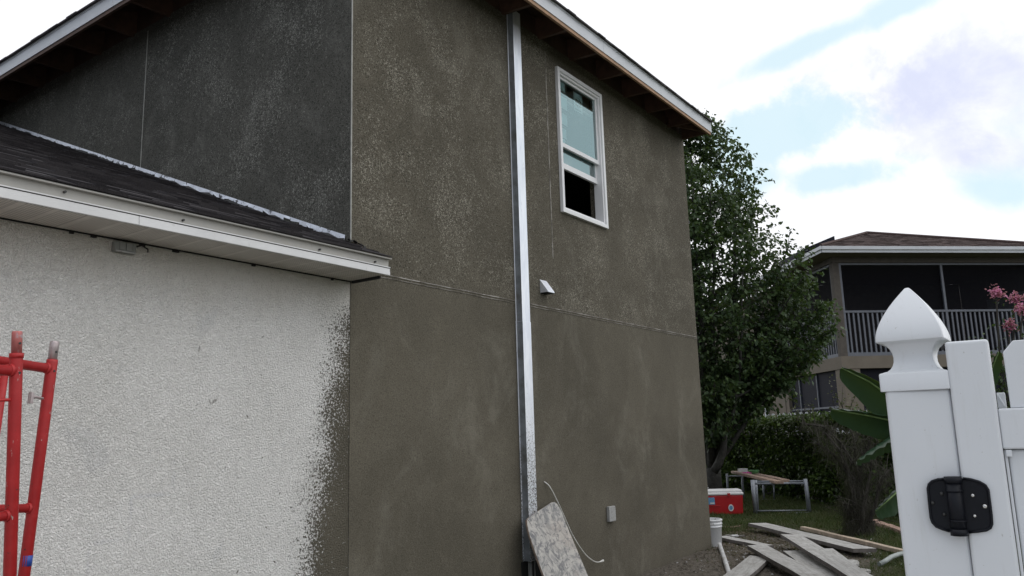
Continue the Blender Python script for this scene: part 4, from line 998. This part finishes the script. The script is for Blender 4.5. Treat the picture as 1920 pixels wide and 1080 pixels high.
# skirt of dead material at the foot
for _ in range(2600):
    h = random.random()**1.3*.85; rad = .22*(1-.5*h/.85); a_ = random.uniform(0, 6.28); rr_ = rad*math.sqrt(random.random()); p = sb+V((rr_*math.cos(a_), rr_*math.sin(a_), h))
    d_ = V((random.gauss(0, .35), random.gauss(0, .35), -1 if random.random() < .7 else .8)).normalized(); L = random.uniform(.06, .2); q1 = p+d_*L*.5; q2 = p+d_*L+V((random.gauss(0, .03), random.gauss(0, .03), 0)); wv = right*random.uniform(.0015, .003); b0 = len(HV)
    for q in (q1, q2): q.z = max(q.z, .01)
    HV += [tuple(p-wv), tuple(p+wv), tuple(q1+wv), tuple(q1-wv), tuple(q2)]; HF += [(b0, b0+1, b0+2), (b0, b0+2, b0+3), (b0+3, b0+2, b0+4)]
mesh_np('hanging_moss', np.array(HV), np.array(HF), 'moss_hair', shrub)

# ------------------------------------------------------------------ banana plant
bb = dep(1760, 900, 8.2); bb.z = 0
ban = thing('banana_plant', bb, 'banana plant with broad drooping green leaves behind the white gate post', 'plant')
m_ = MB(); m_.tube([bb, bb+V((0, 0, .6)), bb+V((0, 0, 1.3))], [.09, .075, .055], 10); build('stem', m_, 'leaf_banana', ban, smooth=True)
def bleaf(mid, halfw, fold, side, lab=None):
    """mid: list of 3D midrib points base->tip, side: world vector across the blade"""
    m2 = MB(); n = 26; L = len(mid)-1; rows = []
    for i in range(n+1):
        t_ = i/n; s_ = t_*L; k_ = min(int(s_), L-1); fr_ = s_-k_
        pm = [mid[max(k_-1, 0)], mid[k_], mid[k_+1], mid[min(k_+2, L)]]
        a_, b_, c_, d_ = pm; u = fr_; p = ((b_*2)+(c_-a_)*u+(a_*2-b_*5+c_*4-d_)*u*u+(-a_+b_*3-c_*3+d_)*u**3)*.5
        w_ = halfw*(math.sin(math.pi*min(1, t_*.93+.05))**.55); ax = (mid[min(k_+1, L)]-mid[k_]).normalized(); sd_ = (side-ax*side.dot(ax)).normalized(); up_ = ax.cross(sd_)
        if up_.z < 0: up_ = -up_
        row = []
        for j in range(-6, 7):
            x_ = j/6; row.append(tuple(p + sd_*(x_*w_*(1.25 if x_ > 0 else .55)) + up_*(abs(x_)*fold*w_ - fold*1.1*w_*x_*x_) + up_*.012*math.sin(i*2.4+j)*abs(x_) - V((0, 0, .25*w_*x_*x_))))
        rows.append(row)
    for r_ in rows: m2.v += r_
    for i in range(n):
        for j in range(12): a_ = i*13+j; m2.f.append((a_, a_+1, a_+14, a_+13))
    o = build('leaf', m2, 'leaf_banana', ban, smooth=True)
    m3 = MB(); m3.tube(mid, [.016*(1-.8*i/L)+.002 for i in range(L+1)], 6); build('midrib', m3, 'leaf_midrib', o, smooth=True); return o
leaf_mat('leaf_midrib', [(.16, .24, .09), (.18, .27, .10)], .1)
bD = 7.6
bleaf([bb+V((0, 0, 1.28)), dep(1720, 790, bD+.2), dep(1680, 752, bD), dep(1630, 716, bD-.1), dep(1578, 690, bD-.2)], .16, .5, (cR*-.35 - cU*.85 + cF*.3).normalized())
bleaf([bb+V((0, 0, 1.2)), dep(1730, 800, bD+.1), dep(1680, 790, bD-.1), dep(1620, 778, bD-.2), dep(1560, 768, bD-.3)], .15, .4, (-cU*.8 + cF*.5).normalized())
bleaf([bb+V((0, 0, 1.1)), dep(1735, 830, bD), dep(1690, 815, bD-.1), dep(1650, 835, bD-.3), dep(1610, 862, bD-.5)], .17, .5, (-cU*.6 - cR*.2 + cF*.6).normalized())
bleaf([bb+V((0, 0, .8)), dep(1735, 880, bD), dep(1700, 905, bD-.1), dep(1668, 935, bD-.3), dep(1642, 958, bD-.4)], .15, .4, (-cU*.5+cR*.5 + cF*.5).normalized())
bleaf([bb+V((0, 0, 1.25)), bb+V((.25, -.2, 1.6)), bb+V((.5, -.45, 1.55)), bb+V((.7, -.7, 1.2))], .17, .4, V((.6, .6, 0)))
bleaf([bb+V((0, 0, 1.25)), dep(1800, 800, 7.9), dep(1840, 735, 7.9), dep(1860, 690, 7.9), dep(1872, 660, 7.8)], .10, .4, (cR+cF*.3).normalized())

# ------------------------------------------------------------------ crape myrtle
cb = dep(1890, 900, 10.5); cb.z = 0
cm = thing('crape_myrtle', cb, 'crape myrtle with pink flower clusters seen above the white gate', 'tree')
m_ = MB(); LP = []; FP = []
for (tx, ty, o_) in ((1868, 552, 0), (1903, 562, .2), (1917, 583, -.1), (1893, 612, .1), (1935, 560, .3), (1950, 600, 0), (1960, 540, .2), (1838, 640, .1), (1880, 690, 0), (1985, 575, .3)):
    e = dep(tx, ty, 10.3+o_); mid = cb.lerp(e, .55)+V((random.uniform(-.1, .1), random.uniform(-.1, .1), .15)); pts = [cb*(1-t_)**2+mid*2*t_*(1-t_)+e*t_**2 for t_ in [q/8 for q in range(9)]]
    m_.tube(pts, [.022*(1-.8*q/8)+.003 for q in range(9)], 6)
    isf = (tx, ty) not in ((1838, 640), (1880, 690))
    for q in range(5, 9):
        for _ in range(9 if isf else 60): LP.append(tuple(pts[q]+V([random.gauss(0, .055) for _ in range(3)])-V((0, 0, .04))))
    if isf:
        FP.append([tuple(e+V((random.gauss(0, .036), random.gauss(0, .036), random.gauss(.02, .036)))) for _ in range(170)])
build('stems', m_, 'twig', cm, smooth=True); v, f = leaves(np.array(LP), .055, .3); mesh_np('foliage', v, f, 'leaf_tree', cm); 
for q in FP: v, f = leaves(np.array(q), .036, .1, jitter=.9, width=1.4); mesh_np('flower_cluster', v, f, 'petal_pink', cm)

# ------------------------------------------------------------------ yard clutter
def cooler(x0px, ybase, label, body, lid, Lx, Wd, H, pos, rz, stickers):
    t = thing('cooler', pos, label, 'cooler', rz=rz)
    m2 = MB(); hb_ = H*.80
    i = len(m2.v)
    for z_, sx_ in ((0, .96), (hb_, 1.0)):
        for (a, b_) in ((-1, -1), (1, -1), (1, 1), (-1, 1)): m2.v.append((a*Lx/2*sx_, b_*Wd/2*sx_, z_))
    m2.f += [(3, 2, 1, 0), (4, 5, 6, 7), (0, 1, 5, 4), (1, 2, 6, 5), (2, 3, 7, 6), (3, 0, 4, 7)]
    build('body', m2, body, t, bevel=.02, local=True)
    m2 = MB(); m2.box(-Lx/2-.012, Lx/2+.012, -Wd/2-.012, Wd/2+.012, hb_+.001, H*.90); m2.box(-Lx/2+.01, Lx/2-.01, -Wd/2+.01, Wd/2-.01, H*.90, H); ld = build('lid', m2, lid, t, bevel=.012, local=True)
    m2 = MB(); m2.box(Lx*.18, Lx*.24, -Wd/2-.022, -Wd/2-.012, hb_*.93, H*.88); build('latch', m2, body, ld, bevel=.003, local=True)
    if stickers:
        y_ = -Wd/2*.985-.003
        m2 = MB(); m2.box(-.28, -.07, y_-.004, y_, .18, .30); st_ = build('picture_sticker', m2, 'sticker_blue', t, local=True)
        m2 = MB(); m2.box(-.275, -.18, y_-.006, y_-.0041, .235, .29); m2.box(-.15, -.08, y_-.006, y_-.0041, .19, .215); build('sticker_patch', m2, 'tub_white', st_, local=True)
        m2 = MB(); m2.box(-.245, -.21, y_-.008, y_-.0061, .215, .275); m2.box(-.27, -.20, y_-.008, y_-.0061, .25, .262); build('sticker_figure', m2, 'print_dark', st_, local=True)
        m2 = MB(); m2.v = []; pr = [(.20+.045*math.cos(a), y_-.004, .12+.058*math.sin(a)) for a in np.linspace(0, 2*math.pi, 21)[:-1]]; m2.prism(pr, (0, .004, 0)); so_ = fix_normals(build('oval_sticker', m2, 'tub_white', t, local=True))
        m2 = MB(); pr = [(.20+.03*math.cos(a), y_-.006, .12+.036*math.sin(a)) for a in np.linspace(0, 2*math.pi, 21)[:-1]]; m2.prism(pr, (0, .0018, 0)); fix_normals(build('sticker_patch', m2, 'sticker_blue', so_, local=True))
        m2 = MB(); m2.box(-.30, .02, y_-.012, y_, .150, .162); m2.tube([(-.30, y_-.006, .156), (-.34, y_-.006, .17)], .007, 6); build('handle', m2, body, t, bevel=.003, local=True)
    return t
c1 = onZ(1396, 965); vr = math.atan2(right.y, right.x)
cr = V((math.cos(vr-.10), math.sin(vr-.10), 0))
dC = (c1-CAM).length
cooler(0, 0, 'large red picnic cooler with a white lid and stickers on the grass', 'cooler_red', 'cooler_white', .84, .42, .42, c1 - cr*.42 + V((-cr.y, cr.x, 0))*.22, vr-.10, True)
c2 = onZ(1336, 945); c2.z = 0
cooler(0, 0, 'small blue cooler with a white lid behind the red one', 'cooler_blue', 'cooler_white', .44, .30, .36, c2 - cr*.2 + V((-cr.y, cr.x, 0))*.25, vr, False)

def tripod_frame(pxs, depth_pt, label, cross_px, rr=.021):
    """grey trestle frame: list of pixel polylines on a vertical plane facing the camera through depth_pt"""
    t = thing('trestle_frame', (depth_pt.x, depth_pt.y, 0), label, 'trestle', group='grey scaffold frames used as trestles')
    for nm, poly_, r_, off in pxs:
        P = [onP(x, y, depth_pt+viewd*off, viewd) for x, y in poly_]; P = [V((p.x, p.y, max(p.z, .012))) for p in P]
        m2 = MB(); m2.tube(P, r_, 10); build(nm, m2, 'trestle_grey', t, smooth=True)
    return t
fp = onZ(1465, 963)
tf1 = tripod_frame([('leg', [(1411, 900), (1417, 965)], .036, 0), ('leg', [(1417, 900), (1421, 962)], .026, .1), ('leg', [(1510, 898), (1518, 966)], .036, 0), ('top_bar', [(1413, 907), (1508, 906)], .018, 0), ('top_bar', [(1415, 903), (1509, 902)], .016, .1),
              ('bottom_bar', [(1417, 958), (1514, 957)], .014, .02), ('bottom_bar', [(1472, 963), (1516, 965)], .012, -.08)], fp, 'front grey metal trestle frame carrying the near end of the brown boards', None)
fq = onZ(1380, 938)
tf2 = tripod_frame([('leg', [(1363, 888), (1366, 938)], .024, 0), ('leg', [(1391, 889), (1395, 940)], .024, 0), ('top_bar', [(1364, 893), (1391, 893)], .018, 0), ('bottom_bar', [(1365, 934), (1394, 936)], .014, 0)], fq, 'rear grey trestle frame behind the red cooler under the far board ends', None)
fr3 = onZ(1440, 938)
tf3 = tripod_frame([('leg', [(1431, 906), (1433, 937)], .024, 0), ('leg', [(1451, 908), (1452, 937)], .016, 0), ('top_bar', [(1431, 908), (1451, 909)], .014, 0), ('bottom_bar', [(1422, 938), (1453, 937)], .016, 0)], fr3, 'small grey trestle frame by the hedge, seen through the front one', None)
hs = [onP(x, y, fr3-viewd*.1, viewd) for x, y in ((1436, 912), (1436, 920), (1440, 926), (1446, 925), (1449, 918), (1448, 911), (1442, 909), (1437, 913))]
m2 = MB(); m2.tube(hs, .010, 6); tag(build('hose', m2, 'dark_void', smooth=True), 'dark hose looped over the small grey trestle by the hedge', 'hose')
def lumber(p, q, wd_, th_, name, label, cat, m='lumber_brown', grp=None, up=(0, 0, 1), ends=True):
    p, q = V(p), V(q); a = (q-p).normalized(); ang = math.atan2(a.y, a.x); L = (q-p).length; el = math.asin(a.z)
    o = thing(name, p, label, cat, group=grp, rot=(0, -el, ang)); m2 = MB(); n_ = 14
    def jj(): return random.uniform(-1, 1)
    yl = [wd_/2*(1+.01*jj()) for _ in range(n_+1)]; skew = random.uniform(-.04, .04)
    for i in range(n_+1):
        x_ = L*i/n_
        for (yy_, zz_) in ((-yl[i], 0), (yl[i], 0), (yl[i], th_), (-yl[i], th_)):
            m2.v.append((x_+(skew*yy_/wd_*2 if i in (0, n_) else 0), yy_, zz_+.002*math.sin(i*.9)))
    for i in range(n_):
        for j in range(4): a_ = i*4+j; b_ = i*4+(j+1) % 4; m2.f.append((a_, b_, b_+4, a_+4))
    m2.f.append((3, 2, 1, 0)); e_ = n_*4; m2.f.append((e_, e_+1, e_+2, e_+3))
    ob = fix_normals(build('timber', m2, [m, 'plank_edge'] if m == 'plank' else m, o, bevel=.003, local=True))
    if m == 'plank':
        for pl_ in ob.data.polygons:
            if abs(pl_.normal.z) < .5: pl_.material_index = 1
    return o
pA = dep(1377, 887, (fq-CAM).dot(cF)-.1); pB = onP(1462, 907, fp+V((0, 0, 0))-viewd*.25, viewd)
lumber(pA, pB, .14, .045, 'board', 'brown board, left of the two laid across the grey trestles', 'board', grp='brown boards on the trestles')
pA2 = dep(1400, 888, (fq-CAM).dot(cF)+.0); pB2 = onP(1474, 904, fp+viewd*.05, viewd)
lumber(pA2, pB2, .13, .045, 'board', 'brown board, right of the two laid across the grey trestles', 'board', grp='brown boards on the trestles')
q_ = pA.lerp(pB, .12); q2 = pA.lerp(pB, .22)
m2 = MB(); c = dep(1393, 886, (q_-CAM).dot(cF)); m2.obox(c+V((0, 0, .035)), right, viewd, (0, 0, 1), .085, .06, .034); m2.obox(c+V((0, 0, .072)), right, viewd, (0, 0, 1), .092, .066, .004)
tag(build('tub', m2, 'tub_white', bevel=.008), 'white plastic tub at the far end of the brown boards', 'tub')
m2 = MB(); c = dep(1400, 888, (q2-CAM).dot(cF)-.1)
for i in range(7): m2.obox(c+right*(i*.022-.06)+V((0, 0, .012+.008*math.sin(i*2))), right, viewd, (0, 0, 1), .016, .05, .012)
tag(build('cloth', m2, 'cloth_pink', bevel=.006), 'crumpled pink cloth beside the white tub', 'cloth')
m2 = MB(); c = dep(1414, 889, (q2-CAM).dot(cF)); m2.lathe(c, [(.045, 0), (.075, .02), (.10, .055), (.108, .075), (.112, .078), (.106, .078), (.098, .055), (.07, .025), (.0, .015)], 28)
tag(build('bowl', m2, 'bowl_green', smooth=True), 'green plastic bowl standing on the brown boards', 'bowl')

# bucket
bk = V((10.02, 4.13, 0)); bkr = thing('bucket', bk, 'white ribbed plastic bucket half hidden by the corner of the stucco wall', 'bucket')
prof = [(.125, 0), (.128, .005), (.143, .27), (.150, .272), (.150, .284), (.145, .286), (.146, .305), (.154, .307), (.154, .319), (.148, .321), (.149, .345), (.158, .347), (.158, .365), (.150, .368), (.146, .362), (.12, .02), (0, .015)]
m2 = MB(); m2.lathe(bk, prof, 36); shade(build('pail', m2, 'bucket_white', bkr))
m2 = MB(); m2.tube([bk+V((.155*math.cos(t_), .155*math.sin(t_), .30-.10*math.sin((t_+.8)/math.pi*math.pi))) for t_ in np.linspace(-.8, math.pi-.8, 14)], .003, 5); build('bail_handle', m2, 'screw_dark', bkr)
# PVC pipe
dpp = (bk-CAM).dot(cF)
p1_ = dep(1349, 1021, dpp-.28); p2_ = onZ(1381, 1118); m2 = MB(); m2.tube([p1_, p1_.lerp(p2_, .33)+V((.004, 0, 0)), p1_.lerp(p2_, .66), p2_+V((0, 0, .02))], .026, 16)
m2.f.pop(-2); m2.tube([p1_+(p1_-p2_).normalized()*.001, p1_+(p2_-p1_).normalized()*.05], .0272, 16)
tag(shade(build('pvc_pipe', m2, 'pvc')), 'white plastic pipe propped against the bucket', 'pipe')

# planks on the ground
G3 = 'grey planks tipped in a heap beside the wall'
def gp(x, y, z=.0): return onZ(x, y, z)
PLK = [
 ((1420, 986.5, .07), (1622, 1036, .05), .25, .045, 'longest weathered grey plank lying at the back of the heap, pointing to the post'),
 ((1482, 1008, .145), (1660, 1116, .10), .22, .04, 'weathered grey plank lying uppermost across the heap'),
 ((1418, 1029, .10), (1560, 1108, .06), .22, .045, 'weathered grey plank with square end in the middle of the heap'),
 ((1426, 1050, .045), (1345, 1118, .03), .24, .04, 'short grey plank pointing away from the others at the near left of the heap'),
 ((1486, 1038, .045), (1590, 1110, .03), .22, .035, 'pale plank lying underneath, between two crossing planks'),
 ((1545, 1034, .05), (1660, 1122, .03), .20, .035, 'pale plank with a broken end, lying under the uppermost one'),
 ((1353, 1011, .03), (1441, 1029, .05), .15, .04, 'short grey plank lying by the bucket')]
for (a, b_, wd_, th_, lb_) in PLK:
    lumber(gp(*a), gp(*b_), wd_, th_, 'plank', lb_, 'plank', 'plank', G3)
lumber(gp(1505, 993, .02), gp(1706, 1041, .02), .075, .045, 'garden_edging', 'long thin tan timber edging strip running through the grass to the post', 'edging', 'edging_tan')
for (a, b_, lb_) in (((1636, 981), (1662, 991), 'short pinkish brick-coloured edging piece behind the mossy shrub'), ((1662, 990), (1700, 1004), 'longer pinkish edging piece running behind the post below the banana leaves')):
    lumber(gp(*a, .01), gp(*b_, .01), .11, .06, 'garden_edging', lb_, 'edging', 'edging_pink')
def scrap(cx_, cy_, wpx, hpx, label, seed):
    rr_ = random.Random(seed); c = gp(cx_, cy_, .02); m2 = MB(); n_ = 9; P = []
    for i in range(n_):
        a = 2*math.pi*i/n_; q = gp(cx_+wpx/2*math.cos(a)*rr_.uniform(.75, 1.1), cy_+hpx/2*math.sin(a)*rr_.uniform(.75, 1.1), .035); P.append(q)
    m2.prism(P, (0, 0, -.025)); o = fix_normals(build('wood_scrap', m2, 'plank', bevel=.002)); return tag(o, label, 'wood scrap', 'broken bits of wood')
scrap(1592, 1054, 48, 11, 'flat broken piece of wood in the grass right of the plank heap', 1)
scrap(1612, 1069, 40, 7, 'smaller sunken piece of wood nearest the camera at right', 2)
lumber(gp(1361, 1006, .015), gp(1392, 1006.5, .015), .05, .02, 'stick', 'thin flat stick lying on the soil near the bucket', 'stick', 'plank')
m2 = MB(); m2.tube([gp(1355, 988, .015), gp(1372, 988.5, .02), gp(1387, 986, .015)], .007, 6); tag(build('rod', m2, 'edging_pink', smooth=True), 'thin pinkish rod on dry grass above the bucket', 'rod')
m2 = MB(); c = gp(1378, 1004.5, .045); m2.obox(c, right, viewd, (0, 0, 1), .045, .03, .012); tag(build('putty_lump', m2, 'tub_white', bevel=.01), 'small white lump lying on the thin flat stick', 'lump')
pts = [gp(1649, 1058, .03), gp(1660, 1052, .05), gp(1672, 1044, .07), gp(1686, 1039, .07), gp(1705, 1036, .05)]
m2 = MB(); m2.tube(pts, .024, 12); m2.tube([pts[0]+(pts[0]-pts[1]).normalized()*.002, pts[0]+(pts[1]-pts[0]).normalized()*.01], .024, 12); tag(shade(build('flexible_pipe', m2, 'hose_pale')), 'pale bent pipe end lying in the grass beside the gate post', 'pipe')

m2 = MB(); random.seed(21)
for _ in range(260):
    x_, y_ = random.gauss(9.7, 1.0), random.gauss(3.2, .55)
    if y_ > 3.95 and x_ < 9.9: continue
    r_ = random.uniform(.006, .022); z_ = gh(x_, y_); i = len(m2.v)
    for q in range(5): a_ = q*1.257+random.random(); m2.v.append((x_+r_*math.cos(a_)*random.uniform(.6, 1.2), y_+r_*math.sin(a_)*random.uniform(.6, 1.2), z_))
    m2.v.append((x_, y_, z_+r_*.6)); m2.f += [(i+q, i+(q+1) % 5, i+5) for q in range(5)]
tag(build('mortar_crumbs', m2, 'box_mud'), 'pale mortar crumbs scattered around the plank heap', None, kind='stuff')
# ------------------------------------------------------------------ grass and debris
n = 230000
X = rng.uniform(8.5, 20, n); Y = rng.uniform(0.2, 8.2, n)
h0 = np.arctan2(Y, X); keep = (h0 > R(7)) & (h0 < R(24.5))
dd_ = np.sqrt(((X-9.4)/2.9)**2+((Y-3.6)/1.5)**2) + .12*np.sin(X*5)*np.sin(Y*6)+.06*np.sin(X*13+Y*7)
den = np.clip((dd_-.85)/.5, .015, 1)
dist = np.hypot(X, Y); den = den*np.clip(1.3*(11/dist)**1.0, .35, 1)
keep &= rng.uniform(0, 1, n) < den
X, Y = X[keep], Y[keep]; n = len(X)
Z = np.array([gh(a, b_) for a, b_ in zip(X, Y)])
th_ = rng.uniform(0, 2*math.pi, n); hh = rng.uniform(.025, .075, n)*(1+.4*np.sin(X*2.2)*np.sin(Y*2.9)); ww = rng.uniform(.003, .0065, n)
bx_, by_ = np.cos(th_)*ww, np.sin(th_)*ww; lx, ly = rng.normal(0, .55, n)*hh, rng.normal(0, .55, n)*hh
v = np.stack([np.stack([X-bx_, Y-by_, Z-.003], 1), np.stack([X+bx_, Y+by_, Z-.003], 1), np.stack([X+lx, Y+ly, Z+hh], 1)], 1).reshape(-1, 3)
f = np.arange(3*n).reshape(-1, 3); o = mesh_np('grass', v, f, 'grass_blade'); tag(o, 'patchy green grass of the back yard', None, kind='stuff'); print('grass', n)
n = 9000; X = np.concatenate([rng.normal(11.8, 1.0, n), rng.normal(10.2, .9, n//2)]); Y = np.concatenate([rng.normal(4.55, .55, n), rng.normal(3.2, .6, n//2)]); n = len(X)
ok = (Y < 3.98) | (X > 9.86); X, Y = X[ok], Y[ok]; n = len(X)
P = np.stack([X, Y, np.array([gh(a, b_) for a, b_ in zip(X, Y)])+.006], 1); v, f = leaves(P, .04, .05, jitter=.12, width=.35); o = mesh_np('dead_grass', v, f, 'debris'); tag(o, 'brown dead grass and bark litter scattered over the bare soil', None, kind='stuff')
n = 1500; X = rng.uniform(7.2, 11.5, n); Y = rng.uniform(2.4, 4.4, n); ok = (Y < 3.97) | (X > 9.86); X, Y = X[ok], Y[ok]; m2 = MB()
for a, b_ in zip(X, Y):
    r_ = random.uniform(.004, .02)*(1 if random.random() < .9 else 1.8); z_ = gh(a, b_); i = len(m2.v); k_ = [random.uniform(.6, 1.2) for _ in range(6)]
    m2.v += [(a-r_*k_[0], b_, z_), (a, b_-r_*k_[1], z_), (a+r_*k_[2], b_, z_), (a, b_+r_*k_[3], z_), (a, b_, z_+r_*k_[4])]; m2.f += [(i, i+1, i+4), (i+1, i+2, i+4), (i+2, i+3, i+4), (i+3, i, i+4)]
tag(build('soil_clods', m2, 'ground'), 'small loose clods on the soil at the foot of the wall', None, kind='stuff')
